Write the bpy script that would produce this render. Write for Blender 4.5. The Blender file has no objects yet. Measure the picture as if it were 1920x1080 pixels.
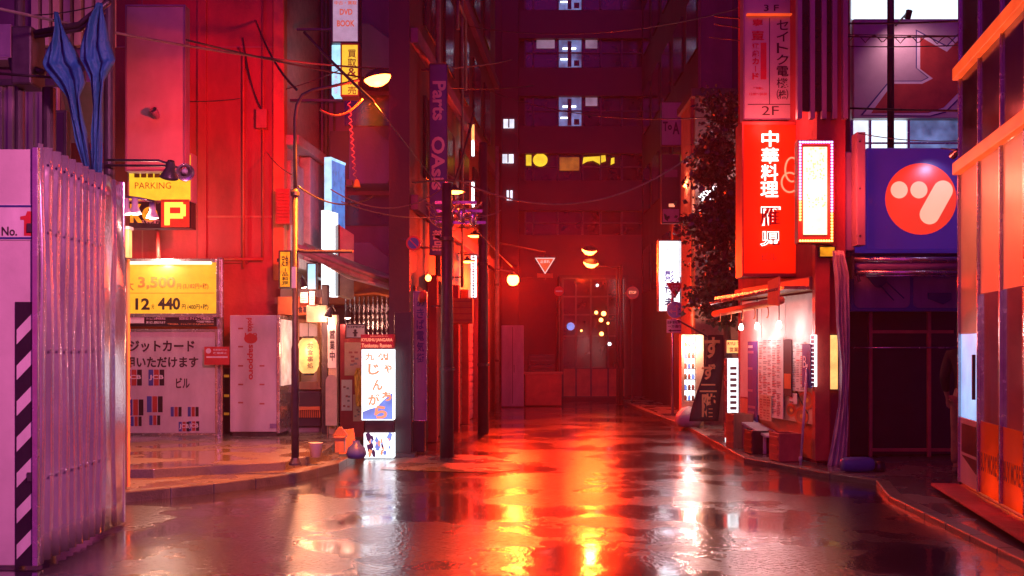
import bpy, math, random
from mathutils import Vector, Matrix
random.seed(7)
S = bpy.context.scene
C = S.collection
rad = math.radians
# ------------------------------------------------------------------ camera
H, F = 655.0, 2000.0                       # horizon row and focal length of the 1920 px photo
cam = bpy.data.cameras.new('camera'); co = bpy.data.objects.new('camera', cam); C.objects.link(co)
cam.sensor_width = 36; cam.lens = 36*F/1920; cam.shift_y = (H-540)/1920
cam.clip_start = .05; cam.clip_end = 500
co.location = (0, 0, 1.5); co.rotation_euler = (rad(90), 0, 0); S.camera = co
# ------------------------------------------------------------------ sky, skyglow, exposure
w = bpy.data.worlds.new('World'); S.world = w; w.use_nodes = True
nt = w.node_tree; bg = nt.nodes['Background']
sky = nt.nodes.new('ShaderNodeTexSky'); sky.sky_type = 'NISHITA'; sky.sun_disc = False
sky.sun_elevation = rad(12); sky.sun_rotation = rad(200)
tint = nt.nodes.new('ShaderNodeMix'); tint.data_type = 'RGBA'; tint.blend_type = 'MULTIPLY'; tint.inputs[0].default_value = 1
tint.inputs[7].default_value = (.5, .015, .95, 1)
nt.links.new(sky.outputs[0], tint.inputs[6]); nt.links.new(tint.outputs[2], bg.inputs[0])
bg.inputs[1].default_value = .024
sl = bpy.data.lights.new('night_sky_glow', 'SUN'); sl.energy = .3; sl.angle = rad(40); sl.color = (.62, .05, 1)
so = bpy.data.objects.new('night_sky_glow', sl); C.objects.link(so)
so.rotation_euler = (rad(58), 0, rad(-8))
S.view_settings.view_transform = 'Standard'; S.view_settings.look = 'None'
S.view_settings.exposure = 0; S.view_settings.gamma = 1
S.cycles.use_denoising = True
S.cycles.max_bounces = 6; S.cycles.diffuse_bounces = 3; S.cycles.glossy_bounces = 4
S.cycles.transmission_bounces = 5; S.cycles.volume_bounces = 0; S.cycles.transparent_max_bounces = 8
S.cycles.sample_clamp_indirect = 6; S.cycles.sample_clamp_direct = 0
S.cycles.caustics_reflective = False; S.cycles.caustics_refractive = False

# ------------------------------------------------------------------ helpers
def P(px, py, Y): return Vector(((px-960)*Y/F, Y, 1.5+(H-py)*Y/F))
def R(px0, py0, px1, py1, Y):
    a = P(px0, py1, Y); b = P(px1, py0, Y)
    return a.x, b.x, a.z, b.z
def frame_to(x0, y0, x1, y1):
    """facade frame: local x from (x0,y0) to (x1,y1), local y into the wall, z up"""
    d = Vector((x1-x0, y1-y0, 0)); L = d.length; d.normalize()
    M = Matrix(((d.x, -d.y, 0, x0), (d.y, d.x, 0, y0), (0, 0, 1, 0), (0, 0, 0, 1)))
    return M, L
def on(M, px, py, off=0):
    """where the sight line through a pixel meets the facade plane: local (x, z)"""
    d = Vector(((px-960)/F, 1, (H-py)/F)); o = Vector((0, 0, 1.5))
    n = M.to_3x3() @ Vector((0, 1, 0)); p0 = M @ Vector((0, off, 0))
    t = (p0-o).dot(n)/d.dot(n)
    q = M.inverted() @ (o+d*t)
    return q.x, q.z

TXT = {}
def glyphs(s, bold=0.0):
    k = (s, bold)
    if k not in TXT:
        cu = bpy.data.curves.new('type', 'FONT'); cu.body = s; cu.size = 1; cu.offset = bold; cu.resolution_u = 3
        o = bpy.data.objects.new('type', cu); C.objects.link(o)
        dg = bpy.context.evaluated_depsgraph_get()
        me = bpy.data.meshes.new_from_object(o.evaluated_get(dg))
        vs = [(v.co.x, v.co.y) for v in me.vertices]; fs = [tuple(p.vertices) for p in me.polygons]
        bpy.data.objects.remove(o); bpy.data.curves.remove(cu); bpy.data.meshes.remove(me)
        TXT[k] = (vs, fs)
    return TXT[k]

BASE = {}
class MB:
    def __init__(s, T=None): s.v = []; s.f = []; s.m = []; s.T = T or Matrix()
    def add(s, vs, fs, m=0):
        n = len(s.v); s.v += [s.T @ Vector(p) for p in vs]
        s.f += [tuple(n+i for i in f) for f in fs]; s.m += [m]*len(fs); return s
    def box(s, x0, x1, y0, y1, z0, z1, m=0):
        x0, x1 = sorted((x0, x1)); y0, y1 = sorted((y0, y1)); z0, z1 = sorted((z0, z1))
        return s.add([(x0,y0,z0),(x1,y0,z0),(x1,y1,z0),(x0,y1,z0),(x0,y0,z1),(x1,y0,z1),(x1,y1,z1),(x0,y1,z1)],
                     [(0,3,2,1),(4,5,6,7),(0,1,5,4),(1,2,6,5),(2,3,7,6),(3,0,4,7)], m)
    def prism(s, poly, y0, y1, m=0):          # poly in local x,z; counter-clockwise seen from the front
        n = len(poly)
        return s.add([(x,y0,z) for x,z in poly]+[(x,y1,z) for x,z in poly],
                     [tuple(range(n)), tuple(range(2*n-1, n-1, -1))]+[(i, n+i, n+(i+1)%n, (i+1)%n) for i in range(n)], m)
    def slab(s, poly, z0, z1, m=0):           # poly in x,y, counter-clockwise from above
        n = len(poly)
        return s.add([(x,y,z0) for x,y in poly]+[(x,y,z1) for x,y in poly],
                     [tuple(range(n-1,-1,-1)), tuple(range(n, 2*n))]+[(i, (i+1)%n, n+(i+1)%n, n+i) for i in range(n)], m)
    def tube(s, pts, r, m=0, n=8):
        pts = [Vector(p) for p in pts]; N = len(pts); rr = r if isinstance(r, (list, tuple)) else [r]*N
        vs = []; up = None
        for i, p in enumerate(pts):
            d = (pts[min(i+1,N-1)]-pts[max(i-1,0)]).normalized()
            if up is None: up = d.orthogonal().normalized()
            a = (up-d*up.dot(d))
            a = a.normalized() if a.length > 1e-6 else d.orthogonal().normalized()
            up = a; b = d.cross(a)
            vs += [p+(a*math.cos(6.28318*k/n)+b*math.sin(6.28318*k/n))*rr[i] for k in range(n)]
        fs = [(i*n+k, i*n+(k+1)%n, (i+1)*n+(k+1)%n, (i+1)*n+k) for i in range(N-1) for k in range(n)]
        fs += [tuple(range(n-1,-1,-1)), tuple(range((N-1)*n, N*n))]
        return s.add(vs, fs, m)
    def lathe(s, prof, c, ax=(0,0,1), m=0, n=18):   # prof [(r, h)] along ax from c
        c = Vector(c); ax = Vector(ax).normalized(); a = ax.orthogonal().normalized(); b = ax.cross(a); vs = []
        for r, h in prof:
            vs += [c+ax*h+(a*math.cos(6.28318*k/n)+b*math.sin(6.28318*k/n))*max(r, 1e-4) for k in range(n)]
        return s.add(vs, [(i*n+k, i*n+(k+1)%n, (i+1)*n+(k+1)%n, (i+1)*n+k) for i in range(len(prof)-1) for k in range(n)], m)
    def text(s, t, x0, x1, z0, z1, y, m=0, rot=0, bold=0.0, keep=False):
        vs, fs = glyphs(t, bold)
        if not vs: return s
        c, q = math.cos(rad(rot)), math.sin(rad(rot))
        vs = [(c*a-q*b, q*a+c*b) for a, b in vs]
        ax = min(v[0] for v in vs); bx = max(v[0] for v in vs); az = min(v[1] for v in vs); bz = max(v[1] for v in vs)
        sx = (x1-x0)/max(bx-ax, 1e-6); sz = (z1-z0)/max(bz-az, 1e-6)
        if keep: sx = sz = min(sx, sz)
        cx, cz = (x0+x1)/2, (z0+z1)/2
        return s.add([(cx+(a-(ax+bx)/2)*sx, y, cz+(b-(az+bz)/2)*sz) for a, b in vs], fs, m)
    def column(s, t, x0, x1, z0, z1, y, m=0, bold=0.02, gap=.12):   # vertical writing, one box per character
        n = len(t); h = (z1-z0)/n
        for i, ch in enumerate(t):
            if ch == ' ': continue
            zt = z1-i*h
            if ch in 'ー一': 
                s.box((x0+x1)/2-(x1-x0)*.07, (x0+x1)/2+(x1-x0)*.07, y, y+.0005, zt-h*.9, zt-h*.1, m)
            else: s.text(ch, x0, x1, zt-h*(1-gap/2), zt-h*gap/2, y, m, bold=bold)
        return s
    def disc(s, cx, cz, r, y, m=0, n=40, r2=None):
        return s.add([(cx+r*math.cos(6.28318*k/n), y, cz+(r2 or r)*math.sin(6.28318*k/n)) for k in range(n)], [tuple(range(n))], m)
    def build(s, name, mats, parent=None, smooth=False, bevel=0, solid=0, sub=0):
        if not isinstance(mats, (list, tuple)): mats = [mats]
        if parent is not None: b = BASE[parent.name]
        else:
            xs = [v.x for v in s.v]; ys = [v.y for v in s.v]
            b = Vector(((min(xs)+max(xs))/2, (min(ys)+max(ys))/2, min(v.z for v in s.v)))
        me = bpy.data.meshes.new(name); me.from_pydata([tuple(v-b) for v in s.v], [], s.f)
        for mt in mats: me.materials.append(mt)
        me.polygons.foreach_set('material_index', s.m)
        if smooth: me.polygons.foreach_set('use_smooth', [True]*len(me.polygons))
        me.update()
        o = bpy.data.objects.new(name, me); C.objects.link(o); BASE[o.name] = b
        if parent is not None: o.parent = parent
        else: o.location = b
        if bevel:
            md = o.modifiers.new('bevel', 'BEVEL'); md.width = bevel; md.segments = 2; md.limit_method = 'ANGLE'
        if solid:
            md = o.modifiers.new('solid', 'SOLIDIFY'); md.thickness = solid
        if sub:
            md = o.modifiers.new('sub', 'SUBSURF'); md.levels = md.render_levels = sub
        return o
def thing(name, label, cat, loc, group=None):
    o = bpy.data.objects.new(name, None); o.empty_display_size = .1; C.objects.link(o); o.location = loc
    BASE[o.name] = Vector(loc); o['label'] = label; o['category'] = cat
    if group: o['group'] = group
    return o
def tag(o, label, cat, group=None):
    o['label'] = label; o['category'] = cat
    if group: o['group'] = group
    return o
def struct(o): o['kind'] = 'structure'; return o
def lamp(parent, loc, power, color, r=.05, kind='POINT', aim=None, spot=90, blend=.6):
    l = bpy.data.lights.new('bulb_light', kind); l.energy = power; l.color = (color[0], color[1]*.7, color[2]*.8); l.shadow_soft_size = r
    o = bpy.data.objects.new('bulb_light', l); C.objects.link(o); o.parent = parent
    o.location = Vector(loc)-BASE[parent.name]
    if kind == 'SPOT': l.spot_size = rad(spot); l.spot_blend = blend
    if aim is not None: o.rotation_euler = (Vector(aim)-Vector(loc)).to_track_quat('-Z', 'Y').to_euler()
    return o
def catenary(a, b, sag, n=18):
    a, b = Vector(a), Vector(b)
    return [a.lerp(b, i/n)-Vector((0,0,sag*4*(i/n)*(1-i/n))) for i in range(n+1)]

# ------------------------------------------------------------------ materials
M = {}
def mat(name, col, rough=.6, var=.3, scale=5., bump=.15, metal=0., spec=.5, streak=0., coat=0.):
    m = bpy.data.materials.new(name); m.use_nodes = True; n = m.node_tree.nodes; l = m.node_tree.links
    p = n['Principled BSDF']; p.inputs['Metallic'].default_value = metal; p.inputs['Specular IOR Level'].default_value = spec
    p.inputs['Coat Weight'].default_value = coat; p.inputs['Coat Roughness'].default_value = .08
    tc = n.new('ShaderNodeTexCoord'); mp = n.new('ShaderNodeMapping'); l.new(tc.outputs['Object'], mp.inputs[0])
    if streak: mp.inputs['Scale'].default_value = (1, 1, streak)
    a = n.new('ShaderNodeTexNoise'); a.inputs['Scale'].default_value = scale; a.inputs['Detail'].default_value = 8; a.inputs['Roughness'].default_value = .62
    l.new(mp.outputs[0], a.inputs[0])
    r = n.new('ShaderNodeValToRGB'); r.color_ramp.elements[0].position = .32; r.color_ramp.elements[1].position = .68
    r.color_ramp.elements[0].color = (*[c*(1-var) for c in col], 1); r.color_ramp.elements[1].color = (*[min(1, c*(1+var*.5)) for c in col], 1)
    l.new(a.outputs[0], r.inputs[0]); l.new(r.outputs[0], p.inputs['Base Color'])
    mr = n.new('ShaderNodeMapRange'); mr.inputs[3].default_value = max(.03, rough-.14); mr.inputs[4].default_value = min(1, rough+.14)
    l.new(a.outputs[0], mr.inputs[0]); l.new(mr.outputs[0], p.inputs['Roughness'])
    if bump:
        b = n.new('ShaderNodeTexNoise'); b.inputs['Scale'].default_value = scale*9; b.inputs['Detail'].default_value = 5
        l.new(tc.outputs['Object'], b.inputs[0])
        bp = n.new('ShaderNodeBump'); bp.inputs['Strength'].default_value = bump; bp.inputs['Distance'].default_value = .02
        l.new(b.outputs[0], bp.inputs['Height']); l.new(bp.outputs[0], p.inputs['Normal'])
    M[name] = m; return m
def glow(name, col, st, var=0., scale=8., rough=.35):
    m = bpy.data.materials.new(name); m.use_nodes = True; n = m.node_tree.nodes; l = m.node_tree.links
    p = n['Principled BSDF']; p.inputs['Base Color'].default_value = (*[min(.8, c*.25+.02) for c in col], 1)
    p.inputs['Roughness'].default_value = rough
    p.inputs['Emission Color'].default_value = (*col, 1); p.inputs['Emission Strength'].default_value = st
    if var:
        tc = n.new('ShaderNodeTexCoord'); a = n.new('ShaderNodeTexNoise'); a.inputs['Scale'].default_value = scale; a.inputs['Detail'].default_value = 3
        l.new(tc.outputs['Object'], a.inputs[0])
        mr = n.new('ShaderNodeMapRange'); mr.inputs[1].default_value = .3; mr.inputs[2].default_value = .7
        mr.inputs[3].default_value = st*(1-var); mr.inputs[4].default_value = st*(1+var)
        l.new(a.outputs[0], mr.inputs[0]); l.new(mr.outputs[0], p.inputs['Emission Strength'])
    M[name] = m; return m
def film(name, col, trans=.8, rough=.25):      # thin translucent sheet lit by lamps behind it
    m = bpy.data.materials.new(name); m.use_nodes = True; n = m.node_tree.nodes; l = m.node_tree.links
    n.remove(n['Principled BSDF']); out = n['Material Output']
    d = n.new('ShaderNodeBsdfDiffuse'); t = n.new('ShaderNodeBsdfTranslucent'); g = n.new('ShaderNodeBsdfGlossy'); g.inputs['Roughness'].default_value = rough
    tc = n.new('ShaderNodeTexCoord'); a = n.new('ShaderNodeTexNoise'); a.inputs['Scale'].default_value = 3; a.inputs['Detail'].default_value = 6
    l.new(tc.outputs['Object'], a.inputs[0])
    r = n.new('ShaderNodeValToRGB'); r.color_ramp.elements[0].color = (*[c*.8 for c in col], 1); r.color_ramp.elements[1].color = (*[min(1, c*1.08) for c in col], 1)
    l.new(a.outputs[0], r.inputs[0]); l.new(r.outputs[0], d.inputs[0]); l.new(r.outputs[0], t.inputs[0])
    m1 = n.new('ShaderNodeMixShader'); m1.inputs[0].default_value = trans; l.new(d.outputs[0], m1.inputs[1]); l.new(t.outputs[0], m1.inputs[2])
    m2 = n.new('ShaderNodeMixShader'); fr = n.new('ShaderNodeLayerWeight'); fr.inputs[0].default_value = .15
    l.new(fr.outputs['Fresnel'], m2.inputs[0]); l.new(m1.outputs[0], m2.inputs[1]); l.new(g.outputs[0], m2.inputs[2]); l.new(m2.outputs[0], out.inputs[0])
    M[name] = m; return m
def glass(name, col=(.9,.9,.95), refl=.12, rough=.03):      # thin pane: see-through plus mirror reflection
    m = bpy.data.materials.new(name); m.use_nodes = True; n = m.node_tree.nodes; l = m.node_tree.links
    n.remove(n['Principled BSDF']); out = n['Material Output']
    t = n.new('ShaderNodeBsdfTransparent'); t.inputs[0].default_value = (*col, 1)
    g = n.new('ShaderNodeBsdfGlossy'); g.inputs['Roughness'].default_value = rough
    fr = n.new('ShaderNodeLayerWeight'); fr.inputs[0].default_value = refl
    mx = n.new('ShaderNodeMixShader'); ml = n.new('ShaderNodeMath'); ml.operation = 'MULTIPLY'; ml.inputs[1].default_value = .38; l.new(fr.outputs['Fresnel'], ml.inputs[0]); l.new(ml.outputs[0], mx.inputs[0]); l.new(t.outputs[0], mx.inputs[1]); l.new(g.outputs[0], mx.inputs[2]); l.new(mx.outputs[0], out.inputs[0])
    M[name] = m; return m
def wet(name, col, r_dry, puddle, bump, lo=.46, hi=.56, pscale=.55, grain=55, coat=0.):
    m = bpy.data.materials.new(name); m.use_nodes = True; n = m.node_tree.nodes; l = m.node_tree.links
    p = n['Principled BSDF']; p.inputs['Specular IOR Level'].default_value = .25 if coat else .75
    tc = n.new('ShaderNodeTexCoord')
    big = n.new('ShaderNodeTexNoise'); big.inputs['Scale'].default_value = pscale; big.inputs['Detail'].default_value = 5; big.inputs['Roughness'].default_value = .55
    l.new(tc.outputs['Object'], big.inputs[0])
    mask = n.new('ShaderNodeMapRange'); mask.inputs[1].default_value = lo; mask.inputs[2].default_value = hi; l.new(big.outputs[0], mask.inputs[0])   # 0 puddle 1 asphalt
    fine = n.new('ShaderNodeTexNoise'); fine.inputs['Scale'].default_value = grain; fine.inputs['Detail'].default_value = 3; l.new(tc.outputs['Object'], fine.inputs[0])
    cr = n.new('ShaderNodeValToRGB'); cr.color_ramp.elements[0].color = (*[c*.6 for c in col], 1); cr.color_ramp.elements[1].color = (*[c*1.5 for c in col], 1)
    l.new(fine.outputs[0], cr.inputs[0]); l.new(cr.outputs[0], p.inputs['Base Color'])
    rr = n.new('ShaderNodeMapRange'); rr.inputs[3].default_value = puddle; rr.inputs[4].default_value = r_dry; l.new(mask.outputs[0], rr.inputs[0]); l.new(rr.outputs[0], p.inputs['Roughness'])
    bs = n.new('ShaderNodeMapRange'); bs.inputs[3].default_value = bump*.08; bs.inputs[4].default_value = bump; l.new(mask.outputs[0], bs.inputs[0])
    bp = n.new('ShaderNodeBump'); bp.inputs['Distance'].default_value = .008; l.new(bs.outputs[0], bp.inputs['Strength']); l.new(fine.outputs[0], bp.inputs['Height'])
    wv = n.new('ShaderNodeTexNoise'); wv.inputs['Scale'].default_value = 5; wv.inputs['Detail'].default_value = 2; l.new(tc.outputs['Object'], wv.inputs[0])
    b2 = n.new('ShaderNodeBump'); b2.inputs['Distance'].default_value = .02; b2.inputs['Strength'].default_value = .025; l.new(wv.outputs[0], b2.inputs['Height']); l.new(bp.outputs[0], b2.inputs['Normal'])
    l.new(b2.outputs[0], p.inputs['Normal'])
    if coat:        # film of water over the stones: sharp where it stands, thinner and broken where it has drained
        p.inputs['Coat Weight'].default_value = coat
        c1 = n.new('ShaderNodeMapRange'); c1.inputs[3].default_value = .035; c1.inputs[4].default_value = .13; l.new(mask.outputs[0], c1.inputs[0]); l.new(c1.outputs[0], p.inputs['Coat Roughness'])
        c2 = n.new('ShaderNodeMapRange'); c2.inputs[3].default_value = 0; c2.inputs[3].default_value = .04; c2.inputs[4].default_value = .55; l.new(mask.outputs[0], c2.inputs[0])
        b3_ = n.new('ShaderNodeBump'); b3_.inputs['Distance'].default_value = .011; l.new(c2.outputs[0], b3_.inputs['Strength']); l.new(fine.outputs[0], b3_.inputs['Height'])
        l.new(b3_.outputs[0], p.inputs['Coat Normal'])
    M[name] = m; return m

wet('road_asphalt', (.02,.015,.017), .3, .2, .7, .40, .54, .8, grain=27, coat=1.)
wet('wet_concrete', (.11,.105,.1), .38, .12, .35, pscale=1.3)
wet('worn_patch', (.09,.085,.08), .45, .2, .5, pscale=1.5)
mat('kerb_stone', (.09,.085,.08), .4, .4, 6, .3)
mat('red_stucco', (.42,.055,.065), .8, .55, 1.1, .6, streak=.35)
mat('stucco_cream', (.5,.42,.36), .85, .2, 9, .8)
mat('plaster_dim', (.3,.17,.12), .85, .3, 6, .6)
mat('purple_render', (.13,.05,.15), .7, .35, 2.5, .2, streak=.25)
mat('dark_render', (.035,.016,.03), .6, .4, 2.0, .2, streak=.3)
mat('tower_wall', (.05,.012,.022), .55, .3, 1.5, .1)
mat('tower_band', (.07,.014,.022), .5, .3, 1.2, .1)
mat('dark_glass', (.02,.018,.025), .12, .3, 3, .02, spec=.6)
mat('white_paint', (.6,.58,.58), .4, .22, 3, .06, streak=.3)
mat('board_pink', (.55,.5,.5), .5, .16, 2.5, .05)
mat('enamel_white', (.6,.55,.56), .32, .2, 3, .04, streak=.4, coat=.3)
mat('galvanised', (.85,.8,.85), .17, .2, 5, .05, metal=.8, streak=.35)
mat('steel_dark', (.07,.065,.07), .4, .4, 8, .1, metal=.4)
mat('pole_paint', (.045,.04,.05), .45, .35, 9, .12)
mat('pole_concrete', (.2,.18,.17), .6, .35, 7, .3)
mat('cable', (.03,.03,.03), .45, .2, 20, .0)
mat('black_board', (.018,.016,.02), .35, .4, 5, .06)
mat('black_ink', (.03,.02,.02), .5, .1, 10, 0)
mat('red_ink', (.5,.03,.03), .5, .1, 10, 0)
mat('navy_ink', (.03,.04,.2), .5, .1, 10, 0)
mat('grey_ink', (.25,.22,.2), .5, .1, 10, 0)
mat('ochre_ink', (.45,.2,.04), .5, .1, 10, 0)
mat('brown_ink', (.12,.03,.01), .5, .1, 10, 0)
mat('white_ink', (.75,.75,.75), .5, .08, 10, 0)
mat('orange_paint', (.6,.16,.05), .5, .25, 5, .1)
mat('red_paint', (.45,.06,.04), .45, .3, 4, .1)
mat('shutter_red', (.42,.12,.09), .5, .3, 4, .1)
mat('blue_tarp', (.012,.16,.34), .6, .4, 2.2, .9)
mat('blue_paint', (.05,.09,.38), .4, .2, 4, .05)
mat('purple_sheet', (.3,.2,.36), .4, .35, 3, .1, streak=.3)
mat('purple_steel', (.36,.24,.34), .5, .3, 3, .06, streak=.2)
mat('aluminium', (.55,.52,.53), .25, .2, 9, .04, metal=.85)
mat('awning_cloth', (.4,.3,.28), .7, .3, 6, .3)
mat('plastic_sheet', (.5,.42,.42), .22, .2, 8, .5, coat=.5)
mat('wood', (.3,.16,.08), .5, .45, 4, .2, streak=.15)
mat('paper', (.72,.68,.62), .7, .12, 5, .05)
mat('paper_warm', (.62,.45,.28), .7, .2, 6, .05)
mat('leaf', (.055,.09,.035), .45, .5, 9, 0, spec=.6)
mat('bark', (.10,.075,.06), .8, .4, 12, .6)
mat('skin', (.45,.26,.19), .5, .12, 10, .05)
mat('hair', (.02,.015,.015), .45, .3, 30, .2)
mat('black_cloth', (.02,.018,.025), .8, .3, 14, .2)
mat('tan_cloth', (.28,.16,.13), .85, .25, 14, .2)
mat('shirt_cloth', (.6,.56,.55), .8, .15, 14, .2)
mat('shoe', (.12,.1,.12), .5, .3, 9, .1)
mat('sign_red', (.55,.04,.04), .4, .12, 6, 0)
mat('sign_blue', (.04,.14,.5), .4, .12, 6, 0)
mat('sign_blue_lightened', (.3,.55,.8), .4, .12, 6, 0)  # sign blue made paler, painting in the light that falls on the disc
mat('sign_white', (.75,.73,.73), .4, .1, 6, 0)
mat('banner_blue', (.05,.06,.28), .6, .3, 4, .1)
mat('banner_black', (.03,.02,.022), .75, .3, 7, .2)
mat('banner_orange', (.75,.32,.12), .7, .15, 7, .1)
mat('yellow_cloth', (.65,.42,.06), .7, .2, 9, .1)
mat('interior_wall', (.5,.36,.36), .7, .2, 3, .05)
glow('lamp_orange', (1,.2,.03), 22)
glow('lamp_amber', (1,.38,.08), 9)
glow('lamp_white', (1,.86,.72), 9)
glow('lamp_red', (1,.2,.03), 30)
glow('sign_white_lit', (.86,.95,1), 2.3, .12)
glow('vending_lit', (1,.6,.5), .8, .4, 6)
glow('warm_tube', (1,.8,.5), 3)
glow('box_added_glow', (.85,.55,.8), .5, .15)  # glow added to a sign that a lamp lights from outside
glow('led_dim', (1,.75,.2), 1.2)
glow('rim_added_glow', (1,.72,.68), .85)  # added glow: the hanging stop sign gives no light of its own
glow('red_added_glow', (1,.14,.04), .6)  # glow added to the stop sign red and the DVD letters
glow('sign_cool_lit', (.35,.75,1), 1.3, .25)
glow('sign_blue_lit', (.06,.3,.9), .8, .4)
glow('sign_yellow_lit', (1,.62,.03), 1.0, .12)
glow('price_yellow', (1,.47,.02), .95, .1)
glow('sign_amber_lit', (1,.36,.01), .95, .5, 12)
glow('paper_lit', (1,.48,.14), 1.5, .35, 5)
glow('led_warm', (1,.8,.42), 2.4, .15, 25)
glow('led_blue', (.35,.3,1), 5)
glow('led_gold', (1,.6,.12), 5)
glow('led_p', (1,.52,.06), 2.2)
glow('neon_letter', (1,.88,.80), 3.2)
glow('glow_red', (1,.09,.015), .9, .25, 3)
glow('window_cool', (.3,.42,.95), .34, .8, 3)
glow('window_white', (.8,.85,1), 1.3, .3, 3)
glow('window_pale', (.75,.5,.75), .3, .4, 3)
glow('tube_cool', (.85,.95,1), 3.5)
glow('window_yellow', (1,.7,.03), 1.0, .2, 4)
glow('window_amber', (1,.3,.03), .25, .6, 5)
glow('window_bright', (.72,.85,1), 1.6, .1)
glow('screen_blue', (.3,.55,1), 1.15, .25, 2)
glow('orange_letter', (1,.3,.16), 1.3)
glow('red_face', (1,.05,.02), .55, .2, 4)
glow('panel_blue', (.16,.3,.85), 1.0, .4, 4)
glow('sign_navy', (.06,.015,.30), .42, .12, 2)
glow('disc_red', (1,.045,.02), .85, .06, 3)
glow('disc_pale', (1,.52,.36), .95, .05, 3)
film('film_orange', (.95,.58,.42), .85)
film('film_deep', (1,.33,.05), .9)
film('film_red', (1,.2,.07), .85)
glass('shop_glass', (.85,.78,.85), .12)

# ------------------------------------------------------------------ ground
mb = MB(); mb.add([(-60,-12,0),(60,-12,0),(60,90,0),(-60,90,0)], [(0,1,2,3)])
struct(mb.build('road', M['road_asphalt']))
kerbL = [(-3.95,10.3),(-3.8,10.45),(-3.11,11.1),(-2.46,12.0),(-2.14,13.1),(-2.12,14.2),(-2.35,16.2),(-2.3,19.0)]
mb = MB(); mb.slab([(-12,10.3)]+kerbL+[(-3.0,19.0),(-3.0,21),(-12,21)], -.05, .10)
struct(mb.build('pavement', M['wet_concrete'], bevel=.015))
mb = MB(); inn = [(-12,11.55),(-3.9,11.6),(-2.62,12.35),(-2.42,13.2),(-2.42,14.3),(-2.6,16.2),(-2.6,18.9),(-12,18.9)]
mb.slab(inn, .09, .2)
struct(mb.build('pavement', M['wet_concrete'], bevel=.01))
# kerb stones along the left corner
kb = MB()
for (x0,y0),(x1,y1) in zip(kerbL[1:-1], kerbL[2:]):
    d = Vector((x1-x0,y1-y0)); L = d.length; d.normalize(); nn = Vector((-d.y, d.x))
    k = max(1, round(L/.6))
    for i in range(k):
        a = Vector((x0,y0))+d*(L*i/k+.002); b = Vector((x0,y0))+d*(L*(i+1)/k-.002)
        pts = [a-nn*.012, b-nn*.012, b+nn*.13, a+nn*.13]
        kb.slab([tuple(p) for p in pts], -.02, .105)
struct(kb.build('kerb', M['kerb_stone'], bevel=.012))
mb = MB(); mb.add([(-1.65,13.3,.005),(-.25,12.9,.005),(.1,13.3,.005),(.0,14.3,.005),(-.4,15.1,.005),(-1.2,15.2,.005),(-1.6,14.6,.005)], [tuple(range(7))])
struct(mb.build('road_patch', M['worn_patch']))
kerbR = [(3.13,33),(3.13,26),(3.3,20),(3.1,14.2),(3.7,12.4),(4.02,11.75),(3.72,10.5),(3.5,7.2),(3.45,5.2)]
mb = MB(); mb.slab(kerbR[::1]+[(14,5.2),(14,33)], -.05, .055)
struct(mb.build('pavement', M['wet_concrete'], bevel=.015))
kb = MB()
for (x0,y0),(x1,y1) in zip(kerbR[:-1], kerbR[1:]):
    d = Vector((x1-x0,y1-y0)); L = d.length; d.normalize(); nn = Vector((-d.y, d.x))
    k = max(1, round(L/.6))
    for i in range(k):
        a = Vector((x0,y0))+d*(L*i/k+.002); b = Vector((x0,y0))+d*(L*(i+1)/k-.002)
        kb.slab([tuple(p) for p in (a-nn*.012, b-nn*.012, b+nn*.13, a+nn*.13)], -.02, .06)
struct(kb.build('kerb', M['kerb_stone'], bevel=.012))

# ------------------------------------------------------------------ big structure: LEFT
# red stucco corner building
b = thing('corner_building', 'tall red lit stucco corner building behind the parking signs', 'building', (-6,17,0))
mb = MB(); mb.box(-9.5,-3.68,17,21,0,13.5); mb.build('wall', M['red_stucco'], b)
mb = MB(); mb.box(-3.80,-3.62,16.94,17.2,2.6,13.4); mb.build('corner_pier', M['orange_paint'], b, bevel=.02)
mb = MB(); mb.box(-5.0,-4.86,16.95,17,2.9,13.4); mb.box(-9.4,-4.2,16.96,17,2.87,2.93); mb.build('trim', M['red_stucco'], b, bevel=.008)
mb = MB(); mb.tube([(-4.26,16.93,2.8),(-4.26,16.93,6.2),(-4.33,16.93,6.28)], .022); mb.tube([(-3.95,16.93,2.95),(-3.95,16.93,9)], .014)
mb.tube([(-4.7,16.93,2.93),(-3.95,16.93,2.93)], .025); mb.build('drain_pipe', M['red_paint'], b, smooth=True)
TA, LA = frame_to(-3.68,17,-3.42,20.6)
mb = MB(TA); mb.box(0,LA,0,.08,0,13.4); mb.build('side_wall', M['stucco_cream'], b)
for (px0,py0,px1,py1) in ((558,285,575,432),):
    x0,z1 = on(TA,px0,py0); x1,z0 = on(TA,px1,py1)
    mb = MB(TA); mb.box(.2,1.0,-.10,-.02,2.95,4.55); wf = mb.build('window', M['stucco_cream'], b, bevel=.02)
    mb = MB(TA); mb.box(1.05,2.2,-.2,-.003,3.0,4.75); mb.build('bay_panel', M['stucco_cream'], b, bevel=.02)
for zz in (4.78,2.8):
    mb = MB(TA); mb.box(.1,2.4,-.26,-.003,zz,zz+.16); mb.build('ledge', M['stucco_cream'], b, bevel=.01)
mb = MB()
for zz in (3.6,6.3,9.0): mb.box(-9.4,-3.82,16.985,17,zz,zz+.03)
for xx in (-6.8,-5.9): mb.box(xx,xx+.02,16.988,17,2.95,13.3)
mb.build('panel_joint', M['shutter_red'], b)
mb = MB()
for k in range(2): mb.tube(catenary((-4.28,16.95,6.25+k*.2),(-3.96,16.95,5.3),.12+.1*k,10), .009, n=5)
mb.build('loose_cable', M['cable'], b, smooth=True)
mb = MB(); mb.box(-4.05,-3.88,16.86,17,5.0,5.3); mb.build('junction_box', M['shutter_red'], b, bevel=.008)
x0,x1,z0,z1 = R(519,355,545,420,16.8)
mb = MB(); mb.box(x0,x1,16.72,16.94,z0,z1)
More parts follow.
